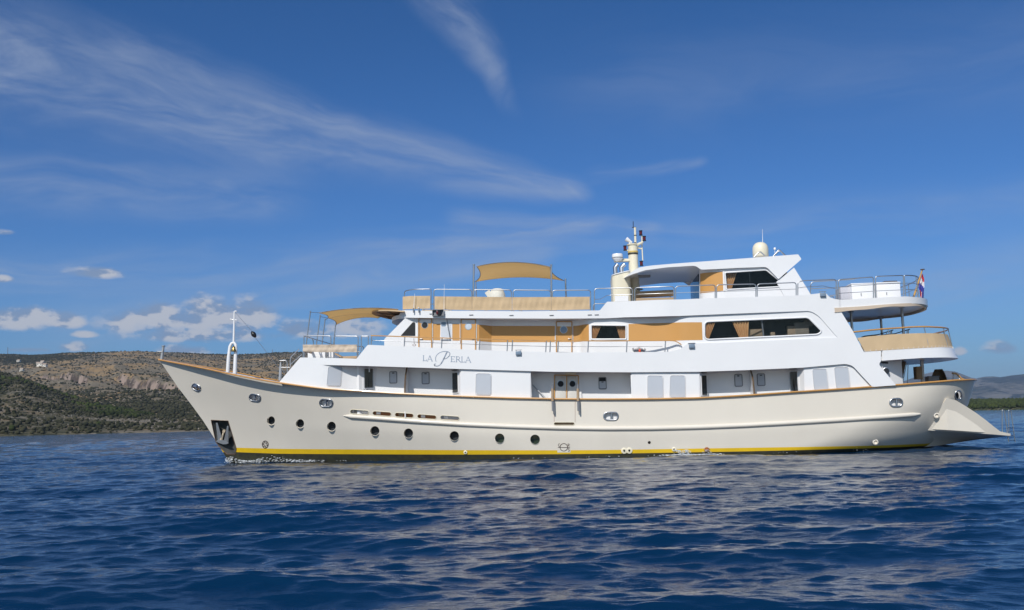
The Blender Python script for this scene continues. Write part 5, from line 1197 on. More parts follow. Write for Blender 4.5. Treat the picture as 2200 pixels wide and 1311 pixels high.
# top stern deck: white lockers, covered gear, ensign
def locker(px0, py0, px1, py1, y, dy, label, side=0):
    a, b_ = P(px0, py0, y), P(px1, py1, y); r_ = empty('deck_locker', ((a.x+b_.x)/2, y+dy/2, b_.z), label, 'locker', 'white lockers on the top stern deck')
    bm = B(); box(bm, ((a.x+b_.x)/2, y+dy/2, (a.z+b_.z)/2-.1), (b_.x-a.x, dy, a.z-b_.z+.2), bev=.02); obj('locker_body', bm, WHITE, r_, smooth=30)
    bm = B(); box(bm, ((a.x+b_.x)/2, y+dy/2, a.z+.025), (b_.x-a.x+.04, dy+.04, .05), bev=.015); obj('lid', bm, WHITE, r_, smooth=30)
    bm = B(); box(bm, ((a.x+b_.x)/2-.1, y-.02, a.z-.45), (.03, .03, .12), bev=.008); obj('latch', bm, GREY, r_)
    return r_
l1 = locker(1829, 611.5, 1880, 642, -2.3, 2.6, 'white deck locker with a shaded grey end on the top stern deck'); l2 = locker(1883, 609.5, 1936, 640, -2.3, 2.6, 'white deck locker with a dark cushion on its lid, nearest the flag')
cu = empty('dark_cushion', P(1910, 607, -2.0), 'flat dark grey cushion lying on the locker nearest the flag', 'cushion'); bm = B(); box(bm, P(1910, 607.2, -2.0), (.58, .5, .09), bev=.03); obj('pad', bm, mat('charcoal_cloth', (.09, .09, .11), .8, vary=.2), cu, smooth=40)
gk = empty('covered_grill', P(1810, 640, -1.5), 'small grey covered box beside the two white lockers', 'box'); bm = B(); box(bm, P(1814, 633, -1.6), (.55, .9, .55), bev=.04); obj('cover', bm, mat('pale_grey_cover', (.5, .5, .55), .7, vary=.1), gk, smooth=40); bm = B(); box(bm, P(1814, 622.5, -1.6), (.5, .7, .06), bev=.02); obj('lid', bm, DARK, gk, smooth=40)
# slanted stair handrails seen through the top rails
for pts in ([(1741, 633), (1742, 609), (1748, 605.3), (1832, 600.5), (1848, 596.5)], [(1742, 620.5), (1840, 617), (1852, 611)], [(1783, 635), (1840, 631), (1854, 626)]): rail1('stair_rail', pts, -1.9, .02)
rail1('stair_rail', [(1849, 641), (1855, 638), (1858, 642)], -2.0, .014)
# ensign on its wooden staff
fl = empty('ensign_flag', P(1963, 636, 0), 'red white and blue striped flag hanging limp from a wooden staff at the stern', 'flag')
bm = B(); tube(bm, [P(1963, 638, 0), P(1981.5, 580, 0)], [.045, .03], 10); obj('staff', bm, mat('yellow_varnished_pole', (.58, .33, .08), .35, vary=.2, vscale=6), fl, smooth=60)
bm = B(); lathe(bm, [(.10, -.015), (.10, .015)], P(1982, 579, 0), 12); obj('truck', bm, DARKWOOD, fl)
FR = [mat('flag_red', (.62, .03, .04), .8, vary=.1), mat('flag_white', (.75, .74, .76), .8, vary=.1), mat('flag_blue', (.06, .07, .38), .8, vary=.1)]
bm = B(); rows = []; lft = lin((588, 1981.5), (606, 1976), (611, 1972.8), (619, 1973), (626, 1976.5), (650, 1976.6), (660, 1975.8)); rgt = lin((588, 1982), (600, 1985.6), (612, 1986), (630, 1984.6), (640, 1984.2), (652, 1983), (660, 1981.8))
for k in range(25):
    py = 588+72*k/24; row = []
    for i in range(9):
        u = i/8; px = lft(py)+(rgt(py)-lft(py))*u; row.append(bm.verts.new(P(px, py, .14*math.sin(u*8+k*.35)*(.4+k/30)+.02)))
    rows.append(row)
for k, (a, b_) in enumerate(zip(rows, rows[1:])):
    py = 588+72*(k+.5)/24
    for i in range(8):
        c = py-(i-3)*1.6; col_ = 0 if c < 601 else 1 if c < 611 else 2 if c < 628 else (0 if i < 3 and c < 640 else (1 if i < 4 and c < 652 else 2))
        bm.faces.new((a[i], a[i+1], b_[i+1], b_[i])).material_index = col_
obj('cloth', bm, FR, fl, smooth=80)
# main deck stern: door, stairs, hanging locker, bollard box, chair, fashion piece
dy_ = -3.0
pa = P(1903.5, 797, -3.1); bm = B(); lathe(bm, [(.15, 0), (.15, .03), (.12, .04), (.12, .01)], pa, 20, 'Y'); lathe(bm, [(.125, .02), (.01, .024)], pa, 20, 'Y', mi=1); obj('stern_door_porthole', bm, [STEEL, INSIDE], Yt, smooth=40)
bm = B(); tube(bm, [P(1893, 779.5, -3.1), P(1908, 779.8, -3.1)], .03, 8); obj('door_closer', bm, DARK, Yt)
yst = -1.9; sa, sb_ = P(1941, 776, yst), P(1932, 829, yst); bm = B()
st = empty('stern_stairs', (0, 0, 0)); st.parent = Yt
for y_ in (yst, yst+.75):
    bm = B(); bar(bm, P(1942.5, 776, y_), P(1931, 832, y_), .06, .16); obj('stringer', bm, DARKWOOD, st)
for k in range(6):
    p = P(1940-k*1.8, 783+k*9, yst); bm = B(); box(bm, (p.x-.05, yst+.38, p.z), (.34, .75, .045)); obj('tread', bm, DARKWOOD, st)
for a, b_ in (((1948, 780), (1938, 829)), ((1951, 782), (1949.5, 829))): rail1('stair_rail', [a, b_], yst+.8, .018)
bm = B(); a = P(1980.5, 773, -.8); bar(bm, a+Vector((0, 0, .1)), P(1982.5, 826, -.8), .14, .12); obj('stern_pillar', bm, WHITE, Yt)
hl = empty('wall_cabinet', P(1972, 802, -.9), 'brown wooden cabinet fixed beside the white pillar on the lower stern deck', 'cabinet'); bm = B(); box(bm, P(1972, 801.5, -.9), (.26, .4, .56), bev=.02); obj('cabinet_body', bm, TAN, hl, smooth=30); bm = B(); tube(bm, [P(1965.5, 795, -.95), P(1965.5, 812, -.95)], .018, 6); obj('handle', bm, DARK, hl)
gb = empty('grey_box', P(2002, 817, -1.0), 'low grey box beside the round brown chair at the stern', 'box'); bm = B(); box(bm, P(2002.5, 817.5, -1.0), (.45, .5, .36), bev=.02); obj('box_body', bm, mat('warm_grey', (.28, .26, .25), .7, vary=.1), gb, smooth=30); bm = B(); box(bm, P(2002.5, 811, -1.0)+Vector((0, 0, .03)), (.48, .53, .04), bev=.01); obj('lid', bm, GREY, gb, smooth=30)
rc = empty('wicker_chair', P(2018, 820, -.6), 'brown high-backed wicker chair at the stern rail', 'chair'); bm = B(); n_ = 14; rows = []
for k in range(8):
    v = k/7; row = []
    for i in range(n_+1):
        t = math.pi*(i/n_); rr2 = (.36-.20*v**2.2); c0 = P(2018, 823, -.6); row.append(bm.verts.new((c0.x+rr2*math.cos(t)+.02*v, -.6+.3*math.sin(t)*(1-.3*v), c0.z-.1+.72*v)))
    rows.append(row)
for a, b_ in zip(rows, rows[1:]):
    for i in range(n_): bm.faces.new((a[i], a[i+1], b_[i+1], b_[i]))
solid(bm, .04); obj('backrest', bm, DARKWOOD, rc, smooth=50)
bm = B(); lathe(bm, [(.34, -.08), (.36, 0), (.30, .04)], P(2018, 822, -.6), 16); obj('seat', bm, DARKWOOD, rc, smooth=50)
for dx, dy2 in ((-.22, -.2), (.22, -.2), (-.22, .2), (.22, .2)):
    c0 = P(2018, 822, -.6); bm = B(); tube(bm, [(c0.x+dx, -.6+dy2, c0.z-.06), (c0.x+dx, -.6+dy2, deckz(c0.x)+.0)], .025, 6); obj('leg', bm, DARKWOOD, rc, smooth=60)
plate('fashion_piece', [(2048, 803.5), (2055, 804.5), (2062, 813), (2071, 818.5), (2048, 819)], K(1.2), .07, WHITE, Yt)
bm = B(); sweep(bm, [P(a, b_, -1.16) for a, b_ in [(2046.5, 803.5), (2053, 804), (2059, 809), (2064, 814.5), (2072, 818)]], [(-.1, 0), (.1, 0), (.1, .06), (-.1, .06)]); obj('wooden_trim', bm, TEAK, Yt)
bm = B(); lathe(bm, [(.06, -.06), (.09, 0), (.06, .06)], P(2032, 771.5, 0), 12); obj('stern_light', bm, WHITE, Yt, smooth=60)
# sun deck things: covered searchlight, seat with a bolster
cv = empty('covered_searchlight', P(1062, 636, -1.5), 'white cover tied over gear behind the sun deck canvas under the shade sail', 'covered gear')
bm = B(); c0 = P(1066, 640, -1.5); lathe(bm, [(.36, -.1), (.36, .12), (.3, .28), (.27, .38), (.18, .41), (.01, .42)], c0+Vector((.06, 0, 0)), 16); obj('cover', bm, mat('off_white_cover', (.72, .70, .62), .8, vary=.08, bump=.02, bscale=5), cv, smooth=60)
bm = B(); bar(bm, P(1046, 636, -1.5), P(1056, 629, -1.5), .3, .3); bar(bm, P(1046, 634, -1.5), P(1045, 630, -1.5), .06, .06); obj('cover_snout', bm, mat('off_white_cover2', (.72, .70, .62), .8, vary=.08), cv)
se = empty('bolster_seat', P(1410, 636, -1.2), 'long seat with a tan cylindrical backrest between the mast and the wheelhouse', 'bench')
bm = B(); tube(bm, [P(1366.5, 633.5, -1.2), P(1446, 629.8, -1.2)], .15, 16); obj('bolster', bm, TAN, se, smooth=60); bm = B(); bar(bm, P(1366, 647, -1.5), P(1446, 645.5, -1.5), .9, .16); obj('seat', bm, TAN, se)
for px in (1372, 1440): bm = B(); tube(bm, [P(px, 633, -1.15), P(px, 645, -1.15)], .03, 6); obj('bracket', bm, STEEL, se, smooth=60)
bm = B(); bar(bm, P(1371, 594, -1.5), P(1397, 593.3, -1.5), .3, .09); obj('overhead_lamp', bm, GREY, Yt); bm = B(); lathe(bm, [(.12, -.03), (.16, 0), (.12, .03)], P(1375, 622, -.5), 16); obj('round_lamp', bm, GREY, Yt, smooth=60)
# ------------------------------------------------------------------ the sea
CX, CY = CAM.x, CAM.y; SEAZ = .0
A0 = math.atan2(_f.x, _f.y)
def vnoise2(x, y, seed):
    """value noise on numpy arrays"""
    r_ = np.random.default_rng(seed); tab = r_.random((256, 256))
    xi = np.floor(x).astype(int); yi = np.floor(y).astype(int); fx_ = x-xi; fy = y-yi
    fx_ = fx_*fx_*fx_*(fx_*(fx_*6-15)+10); fy = fy*fy*fy*(fy*(fy*6-15)+10)
    g_ = lambda i, j: tab[(xi+i) & 255, (yi+j) & 255]
    return (g_(0, 0)*(1-fx_)+g_(1, 0)*fx_)*(1-fy)+(g_(0, 1)*(1-fx_)+g_(1, 1)*fx_)*fy
def fbm(x, y, sc_, oct_=5, seed=0, gain=.5, ridge=False):
    a = 1.0; s = 0.0; t = 0.0; f = 1/sc_
    for o in range(oct_):
        v = vnoise2(x*f+o*17.3, y*f-o*9.7, seed+o)
        if ridge: v = 1-abs(2*v-1)
        s = s+a*v; t += a; a *= gain; f *= 2.03
    return s/t
waves = []
wr = np.random.default_rng(5)
for lam, cnt, amp in [(7.0, 4, .016), (3.6, 6, .0195), (2.1, 10, .0120), (1.25, 14, .0060), (.75, 18, .0032), (.46, 22, .0022), (.29, 24, .0014), (.19, 18, .0009)]:
    for k in range(cnt):
        l_ = lam*math.exp(wr.normal(0, .16)); th = math.radians(-84+wr.normal(0, 17 if lam > 1.5 else 25)); kk = 2*math.pi/l_
        waves.append((kk, math.cos(th), math.sin(th), amp*(.6+.8*wr.random())*(1.0 if lam > 3 else .66), wr.random()*6.283, l_))
def sea_disp(x, y, cell):
    dx = np.zeros_like(x); dy = np.zeros_like(x); dz = np.zeros_like(x)
    gust = .62+.76*fbm(x, y, 13, 3, 40)
    for kk, cx_, sy_, am, ph, l_ in waves:
        fade = np.clip((l_/cell-2.0)/2.0, 0, 1)
        if fade.max() <= 0: continue
        p = kk*(cx_*x+sy_*y)+ph; s = np.sin(p); c = np.cos(p); A_ = am*fade*(gust if l_ < 4 else 1)
        dz += A_*c; q_ = 1.15; dx -= q_*A_*cx_*s; dy -= q_*A_*sy_*s
    return dx, dy, dz
def polar_mesh(name, radii, az_):
    R_, T_ = np.meshgrid(radii, az_, indexing='ij'); x = CX+R_*np.sin(T_); y = CY+R_*np.cos(T_)
    dr = np.gradient(radii)[:, None]*np.ones_like(T_); dt = (az_[1]-az_[0])*R_; cell = np.maximum(dr*.8, dt)
    dx, dy, dz = sea_disp(x, y, cell); return x+dx, y+dy, dz
def grid_faces(nr, na, base=0):
    i = np.arange(nr-1)[:, None]*na+np.arange(na-1)[None, :]; i = i.reshape(-1)+base
    return np.stack([i, i+1, i+na+1, i+na], 1)
def np_mesh(name, co, faces, m, smooth=True):
    me = bpy.data.meshes.new(name); n = len(co); me.vertices.add(n); me.vertices.foreach_set('co', co.astype(np.float32).reshape(-1))
    k = faces.shape[1]; me.loops.add(faces.size); me.loops.foreach_set('vertex_index', faces.astype(np.int32).reshape(-1))
    me.polygons.add(len(faces)); me.polygons.foreach_set('loop_start', np.arange(0, faces.size, k, dtype=np.int32)); me.polygons.foreach_set('loop_total', np.full(len(faces), k, dtype=np.int32))
    if smooth: me.polygons.foreach_set('use_smooth', np.ones(len(faces), dtype=bool))
    me.update(calc_edges=True); me.materials.append(m); o = bpy.data.objects.new(name, me); C.objects.link(o); return o
rad = np.concatenate([3.5*np.exp(np.linspace(0, math.log(70/3.5), 980)), 70*np.exp(np.linspace(0, math.log(700/70), 300))[1:], 700*np.exp(np.linspace(0, math.log(22000/700), 60))[1:]])
azs = np.linspace(A0-math.radians(37), A0+math.radians(37), 1300)
x, y, z = polar_mesh('water', rad, azs); z[rad > 1500] = 0
co = [np.stack([x, y, z], -1).reshape(-1, 3)]; fs = [grid_faces(len(rad), len(azs))]; nb = co[0].shape[0]
rad2 = np.concatenate([3.5*np.exp(np.linspace(0, math.log(700/3.5), 150)), 700*np.exp(np.linspace(0, math.log(22000/700), 20))[1:]]); az2 = np.linspace(A0+math.radians(37), A0+math.radians(323), 240)
x, y, z = polar_mesh('w', rad2, az2); z[rad2 > 300] = 0
co.append(np.stack([x, y, z], -1).reshape(-1, 3)); fs.append(grid_faces(len(rad2), len(az2), nb)); nb += co[-1].shape[0]
a_ = np.linspace(0, 2*math.pi, 61)[:-1]; cap_ = np.stack([CX+3.6*np.sin(a_), CY+3.6*np.cos(a_), 0*a_], -1); cap_ = np.concatenate([cap_, [[CX, CY, 0]]])
co.append(cap_); i_ = np.arange(60); fs.append(np.stack([nb+i_, nb+(i_+1) % 60, np.full(60, nb+60), np.full(60, nb+60)], 1)[:, :4])
WATER = bpy.data.materials.new('sea_water'); WATER.use_nodes = True; t = WATER.node_tree; p = t.nodes['Principled BSDF']
p.inputs['Base Color'].default_value = (.0014, .0205, .060, 1); p.inputs['Roughness'].default_value = .045; p.inputs['IOR'].default_value = 1.333; p.inputs['Specular IOR Level'].default_value = .5
tcn = t.nodes.new('ShaderNodeNewGeometry')
def bumpn(scale, dist, prev, detail=3, stretch=(1, 1.6, 1)):
    mp = t.nodes.new('ShaderNodeMapping'); mp.inputs['Scale'].default_value = stretch; mp.inputs['Rotation'].default_value = (0, 0, .25); t.links.new(tcn.outputs['Position'], mp.inputs[0])
    n = t.nodes.new('ShaderNodeTexNoise'); n.inputs['Scale'].default_value = scale; n.inputs['Detail'].default_value = detail; n.inputs['Roughness'].default_value = .6; t.links.new(mp.outputs[0], n.inputs['Vector'])
    b = t.nodes.new('ShaderNodeBump'); b.inputs['Distance'].default_value = dist; b.inputs['Strength'].default_value = 1; t.links.new(n.outputs['Fac'], b.inputs['Height'])
    if prev: t.links.new(prev, b.inputs['Normal'])
    return b.outputs[0]
# the lee of the hull lies smoother than the open water: fine ripple strength varies with the place
_sx = t.nodes.new('ShaderNodeSeparateXYZ'); t.links.new(tcn.outputs['Position'], _sx.inputs[0])
_ex = mth(t, 'POWER', mth(t, 'DIVIDE', mth(t, 'SUBTRACT', _sx.outputs[0], 3.0), 24.0), 2.0); _ey = mth(t, 'POWER', mth(t, 'DIVIDE', mth(t, 'ADD', _sx.outputs[1], 22.0), 34.0), 2.0)
_mr = t.nodes.new('ShaderNodeMapRange'); _mr.interpolation_type = 'SMOOTHSTEP'; t.links.new(mth(t, 'ADD', _ex, _ey), _mr.inputs[0]); _mr.inputs[1].default_value = .25; _mr.inputs[2].default_value = 1.6; _mr.inputs[3].default_value = .30; _mr.inputs[4].default_value = 1.0
b1 = bumpn(2.2, .075, None, 6, (.8, 1.7, 1))
for n_ in t.nodes:
    if n_.type == 'BUMP': t.links.new(_mr.outputs[0], n_.inputs['Strength'])
b2 = bumpn(11, .006, b1, 4, (.7, 1.6, 1)); t.links.new(b2, p.inputs['Normal'])
allco = np.concatenate(co); allco[:, 2] += SEAZ
water = np_mesh('water', allco, np.concatenate([f[:, :4] for f in fs[:2]]), WATER); tag(water, kind='structure')
# ------------------------------------------------------------------ land
def hdir(px):
    py = 902-(px-1100)*.0245; d = ray(px, py); v = Vector((d.x, d.y)).normalized(); return v
def tanel(px, py): d = ray(px, py); return d.z/math.hypot(d.x, d.y)
def land_mat(name, cols, scales, rock=None, green=None, bumpd=3.0):
    """cols: dry grass, pale rock, scrub green, dark green"""
    m = bpy.data.materials.new(name); m.use_nodes = True; t = m.node_tree; p = t.nodes['Principled BSDF']; p.inputs['Roughness'].default_value = .95; p.inputs['Specular IOR Level'].default_value = .1
    g = t.nodes.new('ShaderNodeNewGeometry')
    def nz(sc_, det=6, st=(1, 1, 1), off=0):
        mp = t.nodes.new('ShaderNodeMapping'); mp.inputs['Scale'].default_value = st; mp.inputs['Location'].default_value = (off, off*.7, 0); t.links.new(g.outputs['Position'], mp.inputs[0])
        n = t.nodes.new('ShaderNodeTexNoise'); n.inputs['Scale'].default_value = 1/sc_; n.inputs['Detail'].default_value = det; n.inputs['Roughness'].default_value = .62; t.links.new(mp.outputs[0], n.inputs['Vector']); return n.outputs['Fac']
    def ss(x, a, b): n = t.nodes.new('ShaderNodeMapRange'); n.interpolation_type = 'SMOOTHSTEP'; t.links.new(x, n.inputs[0]); n.inputs[1].default_value = a; n.inputs[2].default_value = b; return n.outputs[0]
    def mix(f, a, b):
        n = t.nodes.new('ShaderNodeMix'); n.data_type = 'RGBA'; t.links.new(f, n.inputs[0])
        for i, c in ((6, a), (7, b)):
            if isinstance(c, tuple): n.inputs[i].default_value = (*c, 1)
            else: t.links.new(c, n.inputs[i])
        return n.outputs[2]
    at = t.nodes.new('ShaderNodeAttribute'); at.attribute_name = 'veg'
    base = mix(ss(nz(scales[0]), .42, .58), cols[0], cols[1])
    base = mix(ss(nz(scales[0]*.23, 5, off=40), .5, .62), base, tuple(c*.8 for c in cols[1]))
    v1 = mth(t, 'ADD', nz(scales[1], 8, off=80), mth(t, 'MULTIPLY', at.outputs['Fac'], .36)); base = mix(ss(v1, .60, .70), base, cols[2])
    v2 = mth(t, 'ADD', nz(scales[2], 6, off=120), mth(t, 'MULTIPLY', at.outputs['Fac'], .30)); base = mix(ss(v2, .64, .70), base, cols[3])
    if rock:
        sp = t.nodes.new('ShaderNodeSeparateXYZ'); t.links.new(g.outputs['True Normal'], sp.inputs[0]); rk = mix(ss(nz(16, 6, (1, 1, .10), off=7), .46, .58), rock, tuple(c*.28 for c in rock))
        base = mix(ss(sp.outputs[2], .70, .52), base, rk)
    t.links.new(base, p.inputs['Base Color'])
    b = t.nodes.new('ShaderNodeBump'); b.inputs['Distance'].default_value = bumpd; b.inputs['Strength'].default_value = 1; t.links.new(nz(scales[2], 6, off=120), b.inputs['Height']); t.links.new(b.outputs[0], p.inputs['Normal'])
    return m
def terrain(name, u0, u1, nu, shore, ridge, dr, nd, G, m, veg, seed=0, back=.35, rough=.05, nsc=(180, 60), cliffs=()):
    us = np.linspace(u0, u1, nu); ts = np.concatenate([np.linspace(0, 1, nd), 1+back*np.linspace(0, 1, 12)[1:]])
    D = np.array([tuple(hdir(u)) for u in us]); sd_ = np.array([shore(u) for u in us]); rd = np.array([dr(u) for u in us])
    te = np.array([tanel(u, ridge(u)) for u in us]); T, U = np.meshgrid(ts, np.arange(nu), indexing='ij')
    dist = sd_[U]+(rd[U]-sd_[U])*T; x = CX+D[U, 0]*dist; y = CY+D[U, 1]*dist
    tt = np.clip(T, 0, 1); wob = (fbm(x, y, nsc[0]*2.2, 4, seed+3)-.5)*.16*np.sin(math.pi*tt)
    gg = np.interp(np.clip(tt+wob, 0, 1), [a for a, b in G], [b for a, b in G]); gg = np.where(tt >= 1, 1, gg)
    z = dist*te[U]*gg+CAM.z*gg
    n1 = (fbm(x, y, nsc[0], 6, seed)-.5)*2; n2 = (fbm(x, y, nsc[1], 5, seed+9, ridge=True)-.5)*2
    amp = te[U]*dist*rough
    z = z+(n1*1.0+n2*.55)*amp*np.sin(math.pi*np.clip(tt, 0, 1))**.7*1.6+n2*amp*.12
    for (ua, ub, ta, tb, hgt, sd2) in cliffs:                # rock bands: a sudden step that fades at its ends
        line = ta+(tb-ta)*(U*(u1-u0)/(nu-1)+u0-ua)/(ub-ua)+(fbm(x, y, 90, 3, sd2)-.5)*.10; uu = U*(u1-u0)/(nu-1)+u0
        env = np.clip((uu-ua)/25, 0, 1)*np.clip((ub-uu)/25, 0, 1); st = np.clip((T-line)/.006, 0, 1)
        z = z+env*hgt*(st-np.clip((T-line+.05)/.055, 0, 1)*1.0*(T < line)-np.clip((T-line)/.18, 0, 1)*(T >= line))
    z = np.where(T > 1, z-(T-1)/back*te[U]*dist*.5, z); z[0] = -.8; z = np.maximum(z, -.85)
    o = np_mesh(name, np.stack([x, y, z], -1).reshape(-1, 3), grid_faces(len(ts), nu), m)
    vg = np.clip(veg(T, U*(u1-u0)/(nu-1)+u0, x, y), -1, 1.5).reshape(-1).astype(np.float32)
    at = o.data.attributes.new('veg', 'FLOAT', 'POINT'); at.data.foreach_set('value', vg); tag(o, kind='structure')
    return o, (T, U*(u1-u0)/(nu-1)+u0, x, y, z, vg.reshape(T.shape))
HILLM = land_mat('dry_hillside', ((.26, .18, .095), (.165, .14, .10), (.07, .07, .045), (.028, .032, .018)), (120, 42, 14), rock=(.27, .21, .175), bumpd=2.0)
SPURM = land_mat('scrubby_slope', ((.17, .13, .08), (.17, .15, .115), (.085, .078, .048), (.038, .040, .024)), (30, 24, 8), bumpd=1.5)
FARM = land_mat('far_mountain_ground', ((.07, .07, .055), (.14, .13, .11), (.028, .036, .025), (.018, .024, .017)), (260, 300, 90), bumpd=12)
COASTM = land_mat('low_coast_ground', ((.14, .13, .07), (.16, .14, .1), (.05, .06, .02), (.03, .04, .015)), (20, 14, 6), bumpd=.5)
lin_ = lambda *pts: (lambda px: float(np.interp(px, [p[0] for p in pts], [p[1] for p in pts])))
ridgeL = lin_((-500, 790), (-200, 765), (0, 761), (30, 762.5), (60, 764), (100, 762), (130, 759.5), (165, 758.5), (200, 757.5), (250, 756), (290, 755), (350, 756.5), (420, 759.5), (500, 762.5), (560, 760.5), (600, 758.5), (640, 757), (700, 760), (780, 772), (900, 800), (1050, 840), (1250, 885), (1400, 893))
hill, HG = terrain('hillside', -500, 1380, 760, lin_((-500, 700), (0, 640), (450, 560), (1380, 700)), ridgeL, lin_((-500, 2300), (0, 2500), (300, 2350), (600, 2400), (1380, 1700)), 300,
    [(0, 0), (.02, .05), (.12, .26), (.25, .44), (.38, .56), (.52, .70), (.66, .80), (.82, .91), (1, 1)], HILLM,
    lambda T, u, x, y: .42*np.clip(1-T*2.6, -.4, 1)+.55*(fbm(x, y, 260, 4, 71)-.5)*2+.5*np.exp(-((u-60)/110)**2)*np.clip((T-.6)*4, 0, 1)+.30*np.clip((T-.95)*20, 0, 1)-.35*np.exp(-((u-300)/130)**2)*np.clip((T-.35)*5, 0, 1), seed=20, rough=.055,
    cliffs=[(62, 195, .50, .37, 9, 5), (236, 420, .42, .31, 7.5, 6)])
spur, SG = terrain('near_slope', -500, 520, 420, lin_((-500, 420), (0, 470), (300, 470), (520, 440)), lin_((-500, 700), (-200, 760), (0, 802), (40, 808), (90, 830), (150, 852), (220, 872), (300, 888), (380, 905), (440, 920), (520, 926)), lin_((-500, 1100), (0, 900), (300, 720), (520, 520)), 120,
    [(0, 0), (.03, .07), (.3, .42), (.6, .72), (1, 1)], SPURM, lambda T, u, x, y: .45+.55*(fbm(x, y, 60, 4, 75)-.5)*2, seed=30, rough=.06, nsc=(90, 30))
ridgeR = lin_((1500, 862), (1700, 850), (1820, 838), (1900, 828), (1950, 818), (1981, 806), (2003, 801), (2020, 797.5), (2040, 796.5), (2058, 799), (2077, 806), (2092, 812), (2102, 813.5), (2121, 810), (2140, 809), (2154, 810.5), (2180, 806.5), (2200, 804.5), (2240, 800), (2400, 790), (2700, 800))
far, _ = terrain('far_mountain', 1500, 2700, 300, K(6200), ridgeR, K(9000), 90, [(0, 0), (.1, .14), (.5, .55), (1, 1)], FARM, lambda T, u, x, y: .55+.5*(fbm(x, y, 900, 4, 77)-.5)*2-.9*np.exp(-((u-2030)/45)**2)*np.clip((T-.75)*4, 0, 1), seed=50, rough=.10, nsc=(900, 320))
coast, CG = terrain('low_coast', 1750, 2700, 240, lin_((1750, 1000), (2060, 900), (2200, 760), (2700, 700)), lin_((1750, 872), (2000, 868), (2060, 864), (2100, 863), (2200, 862), (2700, 858)), K(1300), 40, [(0, 0), (.03, .22), (.3, .6), (1, 1)], COASTM, lambda T, u, x, y: .5+.3*(fbm(x, y, 40, 3, 79)-.5), seed=60, rough=.05, nsc=(60, 20))
def ico_template(sub=1):
    b = B(); bmesh.ops.create_icosphere(b, subdivisions=sub, radius=1); b.verts.ensure_lookup_table(); v = np.array([tuple(q.co) for q in b.verts]); f = np.array([[q.index for q in p.verts] for p in b.faces]); b.free(); return v, f
IV, IF = ico_template(1)
def scatter(name, grid, n, wfun, size, m, seed, squash=.75, sub=None, sink=.25):
    T, U, x, y, z, vg = grid; r_ = np.random.default_rng(seed); wt = wfun(T, U, vg)*(z > .3); wt[:, :] = np.where(np.isfinite(wt), wt, 0); d_ = np.hypot(x-CX, y-CY); wt = (wt*d_).reshape(-1); wt = wt/wt.sum()
    idx = r_.choice(len(wt), n, p=wt); gx, gy, gz = x.reshape(-1)[idx], y.reshape(-1)[idx], z.reshape(-1)[idx]
    # jitter inside the cell by blending with the next grid vertex
    nu = x.shape[1]; j = np.clip(idx+1, 0, x.size-1); k = np.clip(idx+nu, 0, x.size-1); a, b_ = r_.random(n)*.5, r_.random(n)*.5
    f = lambda q: q.reshape(-1)[idx]*(1-a-b_)+q.reshape(-1)[j]*a+q.reshape(-1)[k]*b_
    ok = (np.hypot(x.reshape(-1)[j]-gx, y.reshape(-1)[j]-gy) < 60); a = np.where(ok, a, 0); ok2 = (np.hypot(x.reshape(-1)[k]-gx, y.reshape(-1)[k]-gy) < 60); b_ = np.where(ok2, b_, 0)
    c = np.stack([f(x), f(y), f(z)], -1); s = size[0]+(size[1]-size[0])*r_.random(n)**2
    jit = 1+.55*(r_.random((n, len(IV), 1))-.5)
    v = IV[None]*jit*s[:, None, None]; ang = r_.random(n)*6.28; ca, sa = np.cos(ang)[:, None], np.sin(ang)[:, None]
    vx = v[..., 0]*ca-v[..., 1]*sa; vy = v[..., 0]*sa+v[..., 1]*ca; vz = v[..., 2]*squash
    co = np.stack([vx, vy, vz], -1)+c[:, None, :]+np.array([0, 0, 1])*(s*(squash-sink))[:, None, None]
    fs_ = (IF[None]+np.arange(n)[:, None, None]*len(IV)).reshape(-1, 3)
    o = np_mesh(name, co.reshape(-1, 3), fs_, m, smooth=False); tag(o, kind='stuff'); return o
BUSH = mat('scrub_leaves', (.070, .066, .038), .95, col2=(.016, .020, .011), vscale=.05, spec=.1)
BUSHG = mat('green_pine_leaves', (.058, .075, .020), .9, col2=(.016, .022, .008), vscale=.04, spec=.1)
ROCK = mat('pale_boulders', (.28, .25, .21), .9, vary=.3, vscale=.1, spec=.1)
tag(scatter('hillside_scrub', HG, 60000, lambda T, U, v: np.clip(v*1.2+.30, .12, 1)*(T < 1.0)*(T > .01)*(U < 1000), (.5, 1.9), BUSH, 101), 'low dark scrub scattered over the dry hillside', 'scrub')
tag(scatter('hillside_boulders', HG, 14000, lambda T, U, v: np.clip(.7-v, .03, 1)*(T < 1)*(U < 1000), (.5, 1.5), ROCK, 103, squash=.5), 'pale boulders strewn over the dry hillside', 'boulders')
tag(scatter('slope_scrub', SG, 8000, lambda T, U, v: np.clip(v*2.4-.6, .05, 1), (.35, 1.5), BUSH, 105), 'dense dark scrub on the near slope by the shore', 'scrub')
tag(scatter('slope_pines', SG, 1500, lambda T, U, v: np.clip(v-.55, 0, 1)**2*np.clip(U+100, 0, 500), (.6, 1.6), BUSHG, 107, squash=1.0), 'brighter green bushes on the near slope', 'bushes')
tag(scatter('slope_boulders', SG, 4500, lambda T, U, v: np.clip(1-v, .05, 1)*(T > .15), (.2, .6), ROCK, 109, squash=.5), 'small pale rocks on the near slope', 'boulders')
tag(scatter('coast_woodland', CG, 9000, lambda T, U, v: (T > .02)*(T < .95)*(.3+v*0), (.9, 2.8), BUSHG, 111, squash=.95), 'low green woodland along the far low coast', 'woodland')
